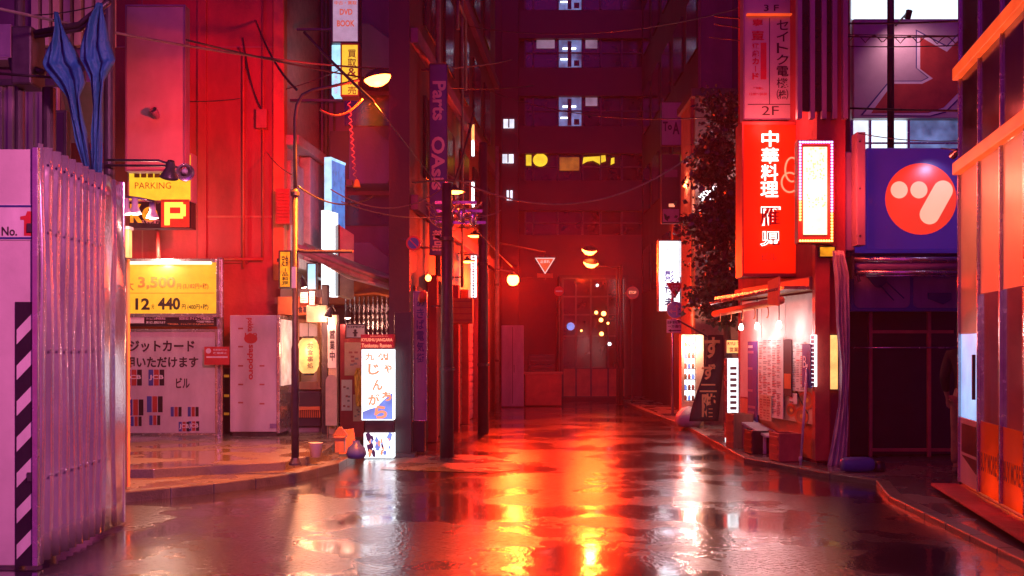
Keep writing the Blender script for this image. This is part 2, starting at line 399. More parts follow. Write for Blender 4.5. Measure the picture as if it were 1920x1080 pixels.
for i in range(9): mb.box(x0+.02,x1-.02,16.70,16.72,z0+.05+i*(z1-z0-.08)/9,z0+.08+i*(z1-z0-.08)/9)
mb.build('vent_louvre', M['red_paint'], b)
# corrugated shed on the far left
b = thing('corrugated_shed', 'purple corrugated building rising above the white hoarding', 'building', (-6.5,11.5,0))
mb = MB(); mb.slab([(-9,11.5),(-4.32,11.5),(-5.7,15),(-9,15)],0,3.5); mb.build('wall', M['purple_steel'], b)
mb = MB(); n = 36
for i in range(n):
    xa = -9+i*(4.02)/n
    mb.box(xa, xa+.055, 11.47, 11.5, 2.2, 4.35)
mb.box(-9,-4.9,11.5,11.57,3.5,4.33); mb.build('cladding', M['purple_steel'], b, bevel=.006)
mb = MB(); mb.slab([(-9,11.56),(-4.32,11.56),(-5.7,15),(-9,15)],4.4,6.6); mb.slab([(-9,11.58),(-4.9,11.58),(-6.2,15),(-9,15)],3.5,4.4); mb.build('upper_wall', M['purple_render'], b)
for i in range(8):
    xa = P(62+i*20,0,11.45).x
    mb = MB(); mb.box(xa, xa+.075, 11.4, 11.5, 4.75, 6.5)
    mb.build('louvre_fin', M['paper_warm'] if i in (2,4) else M['interior_wall'], b, bevel=.005)
x0,x1,z0,z1 = R(96,208,128,305,11.4)
mb = MB(); mb.box(x0,x1,11.36,11.46,z0,z1); wf = mb.build('window_frame', M['steel_dark'], b, bevel=.006)
mb = MB(); mb.box(x0+.03,x1-.03,11.352,11.36,z0+.03,z1-.03); mb.build('window_glass', M['dark_glass'], b)
x0,x1,z0,z1 = R(0,45,20,112,11.2)
mb = MB(); mb.box(x0-.3,x1,11.2,11.5,z0,z1); mb.box(x0-.3,x1+.0,11.19,11.2,z0+.02,z0+.04); mb.build('wall_box', M['purple_sheet'], b, bevel=.01)
mb = MB(); mb.box(-4.9,-4.32,11.44,11.5,3.43,3.5); mb.box(-9,-4.9,11.43,11.5,4.33,4.4); mb.build('trim', M['steel_dark'], b)
# purple building with balconies
b = thing('balcony_building', 'dark purple building with stacked balconies behind the street lamp', 'building', (-2.6,19,0))
mb = MB(); mb.box(-3.4,-1.82,19,24,0,13.5); mb.build('wall', M['purple_render'], b)
mb = MB(); mb.box(-1.97,-1.815,18.75,19,0,13.4); mb.build('pilaster', M['white_paint'], b, bevel=.01)
for i, (py0, py1) in enumerate(((45,150),(238,345),(455,545))):
    x0,x1,z0,z1 = R(655,py0,744,py1,18.2)
    mb = MB(); mb.prism([(x0,z0),(x1-.15,z0),(x1,z0+.25),(x1,z1-.35),(x0+.35,z1),(x0,z1)], 18.15, 18.99)
    bl = mb.build('balcony', M['purple_render'], b, bevel=.015)
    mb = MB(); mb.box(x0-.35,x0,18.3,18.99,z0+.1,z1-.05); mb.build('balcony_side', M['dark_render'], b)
    mb = MB(); mb.box(x0-.2,x1-.1,18.96,18.995,z0-.62,z0-.08); mb.build('window', M['dark_glass'], b)
mb = MB(); mb.tube([(-3.3,18.93,2.5),(-3.3,18.93,13)], .05); mb.tube([(-3.16,18.95,3.5),(-3.16,18.95,13)], .02); mb.build('drain_pipe', M['pole_paint'], b, smooth=True)
mb = MB(); mb.box(-3.38,-1.98,18.6,19,2.28,2.62); mb.build('soffit', M['orange_paint'], b, bevel=.02)
mb = MB(); mb.box(-3.38,-2.75,18.93,19,.2,2.25); mb.build('door', M['dark_render'], b, bevel=.01)
# accordion gate
x0,x1,z0,z1 = R(648,556,742,668,18.5)
g = thing('lattice_gate', 'folding steel lattice gate under the orange soffit', 'gate', ((x0+x1)/2,18.5,.2))
mb = MB(); nb = 11
for i in range(nb+1):
    xa = x0+(x1-x0)*i/nb; mb.box(xa-.011,xa+.011,18.5,18.52,.2,z1)
mb.build('bar', M['aluminium'], g)
mb = MB()
for i in range(nb):
    xa = x0+(x1-x0)*i/nb; xb = x0+(x1-x0)*(i+1)/nb
    for zz in (z1-.32, z1-.62, z1-1.0, z1-1.4):
        mb.tube([(xa,18.48,zz),(xb,18.48,zz+.24)], .008, n=5); mb.tube([(xa,18.47,zz+.24),(xb,18.47,zz)], .008, n=5)
mb.build('lattice', M['aluminium'], g)
# street row building on the left of the lane
TC, LC = frame_to(-1.5,15.6,-.45,28.5)
b = thing('row_building', 'dark narrow building row lining the left side of the lane', 'building', (-1.2,22,0))
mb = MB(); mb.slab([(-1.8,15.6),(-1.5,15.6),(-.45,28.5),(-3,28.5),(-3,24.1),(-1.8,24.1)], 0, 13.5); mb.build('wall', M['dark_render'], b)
for i, xa in enumerate((1.2,3.4,5.6,7.8,10.0)):
    for zz in (4.2,6.6,9.0):
        mb = MB(TC); mb.box(xa,xa+1.2,-.05,-.003,zz,zz+1.3); mb.build('window', M['dark_glass'], b, bevel=.01)
for j, zz in enumerate((3.55,6.0,8.4)):
    mb = MB(TC); mb.box(.05,LC-.05,-.12,-.003,zz,zz+.22); mb.build('ledge', M['purple_render'], b, bevel=.01)
for i, (xa,xb,m) in enumerate(((.35,1.5,'dark_render'),(1.9,3.0,'shutter_red'),(3.3,4.2,'black_board'),(4.5,5.7,'shutter_red'),(6.0,7.6,'purple_sheet'),(8.0,9.6,'shutter_red'),(9.9,11.8,'dark_render'))):
    mb = MB(TC); mb.box(xa,xb,-.03,-.003,0.02,2.45)
    for k in range(16): mb.box(xa+.02,xb-.02,-.042,-.03,.1+k*.145,.2+k*.145)
    mb.build('shutter', M[m], b)
for i, xa in enumerate((1.6,3.08,4.28,5.78,7.68,9.68)):
    mb = MB(TC); mb.box(xa,xa+.18,-.16,-.003,0,2.7); mb.build('pier', M['red_paint' if i%2 else 'red_stucco'], b, bevel=.01)
mb = MB(TC); mb.tube([(2.0,-.12,2.7),(2.0,-.12,13)], .045); mb.tube([(5.1,-.12,2.7),(5.1,-.12,12.5)], .03); mb.tube([(3.1,-.3,7.1),(3.1,-.3,7.6),(4.2,-.3,7.6),(4.2,-.3,6.3)], .03)
mb.build('drain_pipe', M['pole_concrete'], b, smooth=True)
# ------------------------------------------------------------------ big structure: FAR
b = thing('office_tower', 'dark office tower closing the far end of the lane', 'building', (2,33,0))
mb = MB(); mb.box(-4,7.5,33.35,38,0,15); mb.build('wall', M['tower_wall'], b)
rows = [(-35,18),(72,126),(180,236),(288,338),(395,440)]
fx0, fx1 = P(985,0,33).x, P(1212,0,33).x
prev = P(0,520,33).z
edges = []
for r_, (a_, c_) in enumerate(reversed(rows)):
    zlo, zhi = P(0,c_,33).z, P(0,a_,33).z
    mb = MB(); mb.box(fx0-.2,fx1+.2,33.0,33.35,prev+.003,zlo-.003); mb.build('spandrel', M['tower_band'], b, bevel=.01); prev = zhi
mb = MB(); mb.box(fx0-.2,fx1+.2,33.0,33.35,prev+.003,15); mb.build('spandrel', M['tower_band'], b)
mb = MB(); mb.box(fx0-.75,fx0-.2,32.9,33.35,0,15); mb.box(fx1+.2,fx1+.9,32.9,33.35,0,15); mb.build('pier', M['tower_wall'], b, bevel=.02)
cols = [985,1000,1046,1092,1126,1166,1212]
for r_, (a_, c_) in enumerate(rows):
    for i in range(6):
        x0,x1,z0,z1 = R(cols[i],a_,cols[i+1],c_,33.15)
        lit = {(0,2),(1,2),(2,2)}; half = {(0,1),(1,1),(1,3),(2,3)}
        m = 'window_cool' if (r_,i) in lit else 'dark_glass'
        mb = MB(); mb.box(x0+.03,x1-.03,33.2,33.24,z0,z1)
        wd = mb.build('window', M[m], b)
        fm = MB(); fm.box(x0-.03,x0+.03,33.1,33.3,z0,z1); fm.box(x0+.029,x1-.03,33.14,33.24,(z0+z1)/2-.02,(z0+z1)/2+.02); fm.build('mullion', M['steel_dark'], wd)
        if (r_,i) in lit:
            tb = MB(); tb.box(x0+.15,x1-.2,33.12,33.16,z0+(z1-z0)*.62,z0+(z1-z0)*.67); tb.box(x0+.08,x0+.4,33.12,33.16,z0+(z1-z0)*.25,z0+(z1-z0)*.29); tb.build('tube_light', M['tube_cool'], wd)
            db = MB(); db.box(x0+.3,x0+.42,33.10,33.12,z0,z1-.1); db.box(x0+.5,x1-.1,33.10,33.12,z0+.03,z0+.2); db.build('blind', M['steel_dark'], wd)
        if (r_,i) in half:
            tb = MB(); tb.box(x0+.1,x1-.1,33.15,33.19,z1-.3,z1-.05); tb.build('pane', M['window_pale'], wd)
        if r_ == 3 and i in (0,1,3,4):
            yb = MB()
            cx, cz = (x0+x1)/2, (z0+z1)/2+.1
            if i in (0,1):
                c0 = P(1013,297,33.1)
                if i == 1: yb.prism([(c0.x+.23*math.cos(t), c0.z-.05+.2*math.sin(t)) for t in [k*6.283/20 for k in range(20)]], 33.08, 33.12)
                else: yb.box(x0+.02,x1-.06,33.08,33.12,z0+.45,z1-.05)
            if i == 3: yb.prism([(P(a,0,33.1).x, P(0,c,33.1).z) for a,c in ((1092,308),(1100,303),(1112,301),(1122,306),(1125,309),(1125,293),(1094,295))], 33.08, 33.12)
            if i == 4: yb.prism([(P(a,0,33.1).x, P(0,c,33.1).z) for a,c in ((1127,305),(1136,302),(1135,291),(1127,292))], 33.08, 33.12); yb.prism([(P(a,0,33.1).x, P(0,c,33.1).z) for a,c in ((1145,309),(1152,306),(1152,295),(1146,297))], 33.08, 33.12)
            yb.build('lit_pane', M['window_yellow'], wd)
        if r_ == 3 and i == 2:
            yb = MB(); yb.box(x0+.05,x1-.1,33.1,33.14,z0+.3,z1-.12); yb.build('lit_pane', M['window_amber'], wd)
for (py0,py1,px0,px1) in ((222,238,944,964),(288,304,942,963),(356,374,950,961)):
    x0,x1,z0,z1 = R(px0,py0,px1,py1,32.7)
    mb = MB(); mb.box(x0,x1,32.8,32.897,z0,z1); wd = mb.build('window', M['window_white'], b)
    mb = MB(); mb.box((x0+x1)/2-.02,(x0+x1)/2+.02,32.76,32.8,z0,z1); mb.build('mullion', M['steel_dark'], wd)
mb = MB(); mb.box(-4,7.5,32.95,33.34,0,.6); mb.box(fx0-.2,fx1+.2,32.99,33.34,.6,P(0,520,33).z); mb.build('plinth', M['tower_wall'], b)
# glazed shopfront at its foot
x0,x1,z0,z1 = R(1055,522,1172,748,31)
g = thing('glazed_shopfront', 'dark glazed shopfront with red frames at the foot of the far tower', 'shopfront', ((x0+x1)/2,31,0))
mb = MB()
for px in (1055,1080,1108,1140,1172):
    xa = P(px,0,31).x; mb.box(xa-.025,xa+.025,30.95,31.05,.1,z1)
for py in (522,556,590,630,690,744):
    za = P(0,py,31).z; mb.box(x0,x1,30.96,31.04,za-.02,za+.02)
mb.build('frame', M['steel_dark'], g)
mb = MB(); mb.box(x0,x1,31.0,31.02,P(0,690,31).z,z1); mb.build('glass', M['dark_glass'], g)
mb = MB(); mb.box(x0,x1,30.99,31.03,.1,P(0,690,31).z); mb.build('lower_panel', M['shutter_red'], g)
mb = MB(); mb.box(x0-.1,x1+.1,31.05,32.9,0,z1+.1); mb.build('wall', M['dark_render'], g)
rng = random.Random(3)
for (px,py,m,r) in ((1127,600,'lamp_amber',.06),(1118,586,'lamp_amber',.05),(1132,588,'lamp_amber',.07),(1128,626,'lamp_amber',.06),(1140,606,'lamp_amber',.035),(1120,535,'tube_cool',.04),(1143,645,'tube_cool',.05),(1090,620,'lamp_amber',.03),(1070,612,'panel_blue',.12)):
    q = P(px,py,30.9); mb = MB(); mb.lathe([(0,-.02),(r,-.01),(r,.02),(0,.03)], q, (0,1,0), 0, 9); mb.build('glass_glint', M[m], g, smooth=True)  # reflections on the glass, put in as small glowing discs
rb = thing('road_barrier', 'low red barrier box before the far shopfront', 'barrier', (P(1020,0,28).x,28,0))
x0,x1,z0,z1 = R(985,702,1053,762,28); mb = MB(); mb.box(x0,x1,28,28.5,0.02,z1); mb.build('panel', M['red_paint'], rb, bevel=.02)
mb = MB(); mb.box(x0-.03,x1+.03,27.98,28.52,z1,z1+.06); mb.build('rail', M['shutter_red'], rb)
x0,x1,z0,z1 = R(992,640,1040,700,29.5)
cr = thing('crate_stack', 'dark stacked crates behind the red barrier', 'crates', ((x0+x1)/2,29.5,0))
for k in range(5):
    mb = MB(); zz = .02+k*.27; mb.box(x0,x1,29.5,30,zz,zz+.25); mb.box(x0+.04,x1-.04,29.48,29.5,zz+.05,zz+.1); mb.box(x0+.04,x1-.04,29.48,29.5,zz+.15,zz+.2); mb.build('crate', M['black_board'], cr, bevel=.01)
x0,x1,z0,z1 = R(940,610,982,765,27.5)
tr = thing('storage_locker', 'plain purple storage locker at the end of the left row', 'locker', ((x0+x1)/2,27.8,0))
mb = MB(); mb.box(x0,x1,27.5,28.4,.02,z1); mb.build('body', M['purple_sheet'], tr, bevel=.02)
mb = MB(); mb.box((x0+x1)/2-.008,(x0+x1)/2+.008,27.49,27.5,.1,z1-.05); mb.box((x0+x1)/2+.03,(x0+x1)/2+.05,27.47,27.5,.9,1.1); mb.build('door_handle', M['steel_dark'], tr)
# ------------------------------------------------------------------ big structure: RIGHT
b = thing('lane_building', 'dark building on the right of the lane carrying the tall posters', 'building', (4.4,27,0))
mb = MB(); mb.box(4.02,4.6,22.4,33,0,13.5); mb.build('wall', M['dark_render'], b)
for i in range(5):
    for zz in (3.2,5.6,8.0,10.4):
        mb = MB(); mb.box(3.97,4.018,23+i*2,24.3+i*2,zz,zz+1.3); mb.build('window', M['dark_glass'], b)
mb = MB(); mb.tube([(3.97,22.5,0),(3.97,22.5,13)], .05); mb.box(3.95,4.6,22.3,22.4,0,13.4); mb.build('corner_trim', M['purple_render'], b)
b = thing('plaster_house', 'low house with an orange lit plaster wall behind the tree', 'building', (4.2,20.5,0))
mb = MB(); mb.box(3.52,5.0,20.5,22.2,0,6.35); mb.build('wall', M['plaster_dim'], b)
mb = MB(); mb.box(3.44,5.05,20.42,22.25,6.35,6.5); mb.build('roof', M['dark_render'], b)
mb = MB(); mb.box(3.9,4.5,20.44,20.497,3.4,4.6); mb.build('window', M['dark_glass'], b)
mb = MB(); mb.tube([(3.46,20.45,.1),(3.46,20.45,6.3)], .04); mb.build('drain_pipe', M['orange_paint'], b, smooth=True)
TJ, LJ = frame_to(3.52,16.4,3.86,13.5)
b = thing('restaurant_building', 'narrow red restaurant building behind the glowing vertical sign', 'building', (4,15,0))
mb = MB(); mb.slab([(3.52,16.4),(3.86,13.5),(4.22,13.5),(4.22,13.95),(4.42,13.95),(5.22,16.6),(3.52,16.6)], 0, 13); mb.build('wall', M['red_stucco'], b)
mb = MB()
for px in (1500,1524,1546,1566,1586):
    xa = P(px,0,13.4).x; mb.box(xa-.03,xa+.03,13.4,13.5 if xa < 4.2 else 13.95,4.4,12.9)
mb.build('mullion', M['purple_sheet'], b, bevel=.006)
for (a,c) in ((1504,1520),(1528,1542),(1550,1562),):
    for zz in (4.5,6.4,8.3):
        x0 = P(a,0,13.4).x; x1 = P(c,0,13.4).x; mb = MB(); mb.box(x0,x1,13.44,13.497,zz,zz+1.7); mb.build('window', M['dark_glass'], b)
mb = MB(); x0,x1,z0,z1 = R(1527,500,1555,868,13.4); mb.box(x0,x1,13.36,13.5,.1,3.0); mb.build('pillar', M['red_paint'], b, bevel=.01)
mb = MB(TJ); mb.box(.02,LJ-.02,-.02,-.003,.1,.75); mb.build('dado', M['orange_paint'], b)
mb = MB(TJ)
for k in range(6): mb.box(.06+k*.47,.06+k*.47+.46,-.03-.004*(k%2),-.022-.004*(k%2),.78,2.22)
mb.build('pale_sheeting', M['paper'], b)
mb = MB(TJ); mb.box(.0,LJ,-.1,-.003,2.25,2.42); mb.build('beam', M['wood'], b, bevel=.01)
b = thing('dark_shop', 'shuttered dark shopfront beneath the blue round logo sign', 'shop', (5.2,13.9,0))
mb = MB(); mb.box(4.25,7.6,14.6,16.9,0,4.1); mb.box(4.25,4.36,13.92,14.6,0,4.1); mb.box(4.36,7.6,13.96,14.6,2.5,4.1); mb.build('wall', M['black_board'], b)
mb = MB(); mb.box(4.36,7.6,14.3,14.34,.1,2.5); mb.build('back_panel', M['black_board'], b)
for px in (1632,1742):
    xa = P(px,0,13.9).x; mb = MB(); mb.box(xa-.022,xa+.022,13.88,13.93,.1,2.42 if px>0 else 2.3); mb.build('door_post', M['shutter_red'], b, bevel=.004)
xa = P(1610,0,13.9).x
mb = MB(); mb.box(P(1632,0,13.9).x+.025,5.75,13.885,13.925,P(0,622,13.9).z-.02,P(0,622,13.9).z+.02); mb.build('door_rail', M['shutter_red'], b); mb = MB(); mb.box(P(1632,0,13.9).x+.025,5.75,13.885,13.925,.17,.21); mb.build('door_rail', M['shutter_red'], b)
mb = MB(); zz = P(0,652,13.85).z; mb.tube([(4.33,13.82,zz),(5.9,13.82,zz)], .009); mb.build('hanging_rod', M['aluminium'], b, smooth=True)
mb = MB(); x0,x1,z0,z1 = R(1594,512,1830,584,13.8); mb.box(x0,x1,13.8,13.957,z0,z1); wb = mb.build('display_band', M['blue_paint'], b, bevel=.01)
for (a,c) in ((1602,1706),(1713,1830)):
    xa,xb,za,zb = R(a,505,c,577,13.79); rr = .07
    pl = []
    for (cx,cz,t0) in ((xb-rr,zb-rr,0),(xa+rr,zb-rr,90),(xa+rr,za+rr,180),(xb-rr,za+rr,270)):
        pl += [(cx+rr*math.cos(rad(t0+k*15)), cz+rr*math.sin(rad(t0+k*15))) for k in range(7)]
    mb = MB(); mb.prism(pl[::-1], 13.79, 13.798); mb.build('display_panel', M['purple_sheet'], wb)
mb = MB()
mb.prism([(P(a,0,13.78).x,P(0,c,13.78).z) for a,c in ((1620,514),(1642,538),(1650,540),(1660,532),(1663,521),(1640,515))], 13.775,13.788)
for (a,c,d,e) in ((1650,534,1676,563),(1662,528,1695,559)): mb.tube([P(a,c,13.77),P(d,e,13.77)], .008)
mb.build('cutout', M['navy_ink'], wb); mb = MB()
mb.prism([(P(a,0,13.78).x,P(0,c,13.78).z) for a,c in ((1740,549),(1740,560),(1768,571),(1784,561),(1784,549))], 13.775,13.788)
mb.build('cutout', M['navy_ink'], wb)
# rolled awning
aw = thing('roller_awning', 'rolled up shop awning with shiny metal bars under the blue sign', 'awning', (5.1,13.5,2.4))
for py,r,m in ((487,.036,'aluminium'),(511,.03,'aluminium'),(517,.01,'aluminium')):
    q = P(1602,py,13.45); mb = MB(); mb.tube([q, q+Vector((1.9,0,0))], r, n=14); mb.build('bar', M[m], aw, smooth=True)
q = P(1602,499,13.5); mb = MB(); mb.tube([q,q+Vector((1.9,0,0))], .062, n=16); mb.build('cloth_roll', M['purple_sheet'], aw, smooth=True)
mb = MB(); mb.tube([P(1608,516,13.42),P(1612,528,13.42)], [.016,.022]); mb.box(P(1600,0,13.4).x-.02,P(1600,0,13.4).x+.01,13.38,13.9,P(0,522,13.4).z,P(0,480,13.4).z); mb.build('bracket', M['steel_dark'], aw)
# blue logo sign
x0,x1,z0,z1 = R(1626,277,1830,468,13.4)
sg = thing('logo_sign', 'indigo sign with orange disc holding two dots and a slanted bar', 'sign', ((x0+x1)/2,13.6,z0))
mb = MB(); mb.box(x0,x1,13.41,13.9,z0,z1); mb.build('panel', M['sign_navy'], sg, bevel=.012)
mb = MB(); c = P(1727,373,13.4); mb.disc(c.x,c.z,.45,13.404,0)
for a,dy,r in ((1686,356,.107),(1723,356,.107)):
    q = P(a,dy,13.4); mb.disc(q.x,q.z,r,13.4,1)
q0 = P(1768,357,13.4); q1 = P(1743,402,13.4); d = (q1-q0); ang = math.atan2(d.z,d.x); r=.125
pl = [(q1.x+r*math.cos(ang+rad(t)), q1.z+r*math.sin(ang+rad(t))) for t in range(-90,91,12)]+[(q0.x+r*math.cos(ang+rad(t)), q0.z+r*math.sin(ang+rad(t))) for t in range(90,271,12)]
mb.add([(x,13.4,z) for x,z in pl], [tuple(range(len(pl)))], 1)
mb.build('logo', [M['disc_red'], M['disc_pale']], sg)
mb = MB(); mb.box(x0-.42,x0-.1,13.55,13.9,z0,z1-.02); mb.build('side_box', M['purple_sheet'], sg, bevel=.02)
mb = MB(); xa,xb,za,zb = R(1606,248,1622,460,13.3); mb.box(xa,xb,13.28,13.5,za,zb)
for zz in (za+.12,(za+zb)/2,zb-.12): mb.lathe([(.012,0),(.012,.01),(0,.012)], ((xa+xb)/2-.02,13.28,zz), (0,-1,0), 1, 8)
mb.build('side_rail', [M['purple_steel'],M['steel_dark']], sg, bevel=.006)
mb = MB(); q = P(1796,282,12.9); mb.lathe([(.03,0),(.05,.1),(.05,.11)], q, (-.3,.8,-.5), 0, 12); mb.tube([q, q+Vector((.0,.5,.12))], .01)
mb.build('spot_lamp', M['aluminium'], sg, smooth=True)
lamp(sg, q+Vector((-.05,.12,-.08)), 14, (.45,.6,1), .03, 'SPOT', aim=q+Vector((-.12,.55,-.4)), spot=95)
# white building with billboard
b = thing('billboard_building', 'pale building with bright windows above the indigo sign', 'building', (7,17,0))
mb = MB(); mb.box(5.18,10,17.2,20,0,13); mb.build('wall', M['board_pink'], b)
x0,x1,z0,z1 = R(1600,-60,1830,33,17.1)
mb = MB(); mb.box(x0,x1,17.1,17.197,z0,z1); mb.build('window', M['window_bright'], b)
for (a,c,m) in ((1598,1628,'window_white'),(1632,1700,'window_bright'),(1704,1830,'window_cool')):
    x0,x1,z0,z1 = R(a,226,c,300,17.1); mb = MB(); mb.box(x0,x1,17.1,17.197,z0,z1); wd = mb.build('window', M[m], b)
    mb = MB(); mb.box(x0-.04,x0,17.05,17.19,z0,z1); mb.box(x0,x1,17.07,17.095,z0+.25,z0+.28); mb.build('frame', M['aluminium'], wd)
x0,x1,z0,z1 = R(1600,36,1830,222,17)
bb = thing('arrow_billboard', 'pale billboard with a huge red arrow outlined in navy', 'billboard', ((x0+x1)/2,17,z0))
mb = MB(); mb.box(x0,x1,16.98,17.09,z0,z1); mb.build('panel', M['board_pink'], bb, bevel=.01)
ar = [(1724,70),(1774,98),(1830,40),(1830,156),(1798,172),(1768,202),(1740,212),(1632,213),(1672,158),(1728,158),(1748,148),(1724,130)]
ou = [(1716,56),(1774,86),(1830,26),(1830,172),(1802,182),(1772,212),(1744,219),(1612,217),(1666,152),(1726,152),(1738,146),(1716,128)]
def outline(pts, y): return [(P(a,0,17).x, y, P(0,c,17).z) for a,c in pts][::-1]
mb = MB(); n = len(ou)
for pts,y,m in ((ou,16.976,0),([(a*.75+c*.25, b_*.75+d*.25) for (a,b_),(c,d) in zip(ou,ar)],16.973,1),(ar,16.970,2)): mb.add(outline(pts,y), [tuple(range(n))], m)
mb.build('arrow', [M['navy_ink'],M['white_ink'],M['red_paint']], bb)
for l_ in (bb,):
    q = P(1705,20,16.4)
    mb = MB(); mb.tube([q,q+Vector((0,.6,-.05))], .015); mb.lathe([(.05,0),(.05,.12)], q, (0,1,-1.2), 0, 12); mb.build('spot_lamp', M['steel_dark'], bb)
    lamp(bb, q+Vector((0,.1,-.12)), 28, (1,.6,.7), .05, 'SPOT', aim=P(1710,140,17), spot=140, blend=.9)

# glass shop on the right
TG, LG = frame_to(4.58,10.9,3.55,5.4)
b = thing('glass_shop', 'glass walled shop with orange window film and red trims with added glow', 'shop', (5.2,8.5,0))
Mi = TG
z_b = .15
mb = MB(TG); mb.box(-.02,LG,.0,.5,.09,z_b-.02); mb.box(-.05,LG,-.28,.0,.09,.125); mb.build('plinth', M['red_stucco'], b, bevel=.02)
zt, zt2 = 3.3, 4.27
def seg(px): return on(TG,px,655)[0]
xs = [0.02, seg(1838), seg(1880), seg(1926), seg(1976), seg(2035), LG-.02]
mb = MB(TG)
for x in xs: mb.box(x-.018,x+.018,-.03,.03,z_b,zt-.02); mb.box(x-.015,x+.015,-.025,.025,zt+.14,7.0)
mb.build('mullion', M['aluminium'], b, bevel=.004)
for k,z in enumerate((zt,zt2)):
    mb = MB(TG); mb.box(-.04,LG,-.07,.05,z-.015,z+.11); mb.build('glow_trim', M['glow_red'], b, bevel=.01)  # trims only reflect a lamp; their own glow is added
zc = on(TG,1860,640)[1]
lo_edge = [540,570][0]
for i in range(len(xs)-1):
    xa, xb = xs[i]+.02, xs[i+1]-.02
    zlow = on(TG,1820,625)[1] if i == 0 else 2.02
    mb = MB(TG); mb.box(xa,xb,-.004,.004,zlow,zt-.02); mb.build('upper_film', M['film_orange'], b)
    mb = MB(TG); mb.box(xa,xb,-.004,.004,zt+.115,7.0); mb.build('upper_glass', M['dark_glass'], b)
    if i == 0:
        z2 = on(TG,1818,785)[1]
        mb = MB(TG); mb.box(xa,xb-.03,.0,.03,z2,zlow-.004); mb.build('screen', M['screen_blue'], b)
        mb = MB(TG); mb.box(xa,xb,-.01,.03,z_b,z2-.004); mb.build('steel_panel', M['enamel_white'], b, bevel=.006)
        za,zb_ = on(TG,1818,880)[1], on(TG,1818,797)[1]
        mb = MB(TG); mb.box(xa+.08,xb-.09,-.014,-.011,za+.15,zb_); mb.prism([(xa+.08,za+.12),(xb-.09,za-.02),(xb-.09,za+.12)], -.014,-.011); mb.build('opening', M['black_board'], b)
        mb = MB(TG); mb.box(xb-.055,xb-.03,-.06,-.03,1.02,1.45); mb.build('door_handle', M['steel_dark'], b)
    else:
        mb = MB(TG); mb.box(xa,xb,-.004,.004,1.06-.23,2.016); mb.build('glass', M['shop_glass'], b)
        mb = MB(TG); mb.box(xa,xb,-.004,.004,z_b,.826); mb.build('lower_film', M['film_deep'], b)
        mb = MB(TG); W_ = xb-xa; mb.text('BUY MORE', xa+.03, xb-.2*W_, .36, .54, -.007, 0, bold=.03); mb.text('!!', xb-.17*W_, xb-.03, .33, .58, -.007, 0, bold=.02)
        mb.build('lettering', M['brown_ink'], b)
mb = MB(TG); mb.box(.02,LG,1.55,1.65,.42,3.4); mb.build('inner_wall', M['interior_wall'], b)
mb = MB(TG); mb.box(-.02,.02,.03,1.55,.1,7.0); mb.build('end_wall', M['red_stucco'], b)
mb = MB(TG); mb.box(-.02,LG,.06,1.7,3.31,3.42); mb.box(-.02,LG,.03,1.7,7.0,7.1); mb.box(.0,LG,1.2,1.3,3.43,7); mb.build('ceiling', M['interior_wall'], b)
mb = MB(TG); mb.box(.02,LG,.5,1.6,.09,.15); mb.build('floor', M['wood'], b)
rg = random.Random(31)
for k,zz in enumerate((.95,1.35,1.75)):
    mb = MB(TG); mb.box(.3,LG-.2,1.3,1.548,zz,zz+.03); sh_ = mb.build('shelf', M['white_paint'], b)
    for j in range(16):
        u = .4+j*.3; mb = MB(TG); w_ = rg.uniform(.08,.2); mb.box(u,u+w_,1.34,1.34+rg.uniform(.1,.18),zz+.031,zz+.031+rg.uniform(.1,.28)); mb.build('stock_box', M[rg.choice(('paper','shutter_red','blue_paint','orange_paint','black_board'))], sh_)
mb = MB(TG)
for k in range(4): mb.box(.5+k*1.1,1.4+k*1.1,.9,1.5,.15,.75); 
mb.build('display_counter', M['white_paint'], b, bevel=.01)
for k in range(3):
    mb = MB(TG); mb.tube([(.8+k*.9,.7,3.3),(.8+k*.9,.7,1.8)], .006); mb.lathe([(0,.04),(.03,.03),(.03,-.02),(0,-.05)], (.8+k*.9,.7,1.76), (0,0,1), 1, 10); mb.build('pendant_lamp', [M['cable'],M['lamp_orange']], b, smooth=True)
for k in range(5):
    x = .4+k*.9
    lamp(b, TG @ Vector((x,.2,.24)), 6, (1,.45,.06), .04)
    lamp(b, TG @ Vector((x,.35,2.9)), 19, (1,.7,.42), .05)
    lamp(b, TG @ Vector((x+.4,.8,2.6)), 7, (1,.6,.9), .08)
    mb = MB(TG); mb.box(x-.06,x+.06,.3,.4,2.96,3.0); mb.build('downlight', M['aluminium'], b)


# ------------------------------------------------------------------ small objects: foreground hoarding
TF, LF = frame_to(-3.235,7.3,-3.33,9.12)
hd = thing('corrugated_hoarding', 'tall shiny corrugated steel hoarding panel at the left kerb', 'hoarding', (-3.4,8.2,0))
mb = MB(TF); n = 150; vs = []; per = .15
def wave(x):
    if x > 1.28: return -.02 if (1.30 < x < 1.44 or x > 1.56) else .0
    t = (x/per) % 1
    return -.022*math.sin(6.28318*t)-.006*math.sin(12.566*t)
nz = 14
for j in range(nz+1):
    z = .03+2.88*j/nz
    for i in range(n+1):
        x = LF*i/n; vs.append((x, wave(x)+.007*math.sin(z*2.6+x*7)+.004*math.sin(z*5.1+x*11), z))
mb.add(vs, [(j*(n+1)+i, j*(n+1)+i+1, (j+1)*(n+1)+i+1, (j+1)*(n+1)+i) for j in range(nz) for i in range(n)])
mb.build('sheet', M['galvanised'], hd, smooth=True, solid=.004)
mb = MB(TF); mb.box(-.02,LF,.045,.075,.6,.66); mb.box(-.02,LF,.045,.075,2.3,2.36); mb.build('rail', M['steel_dark'], hd)
mb = MB(TF)
for zz in (.63,1.5,2.33,2.8):
    for k in range(8): mb.lathe([(.011,0),(.009,.006),(0,.008)], (.112+k*per,-.03,zz), (0,-1,0), 0, 8)
mb.build('screw', M['aluminium'], hd)
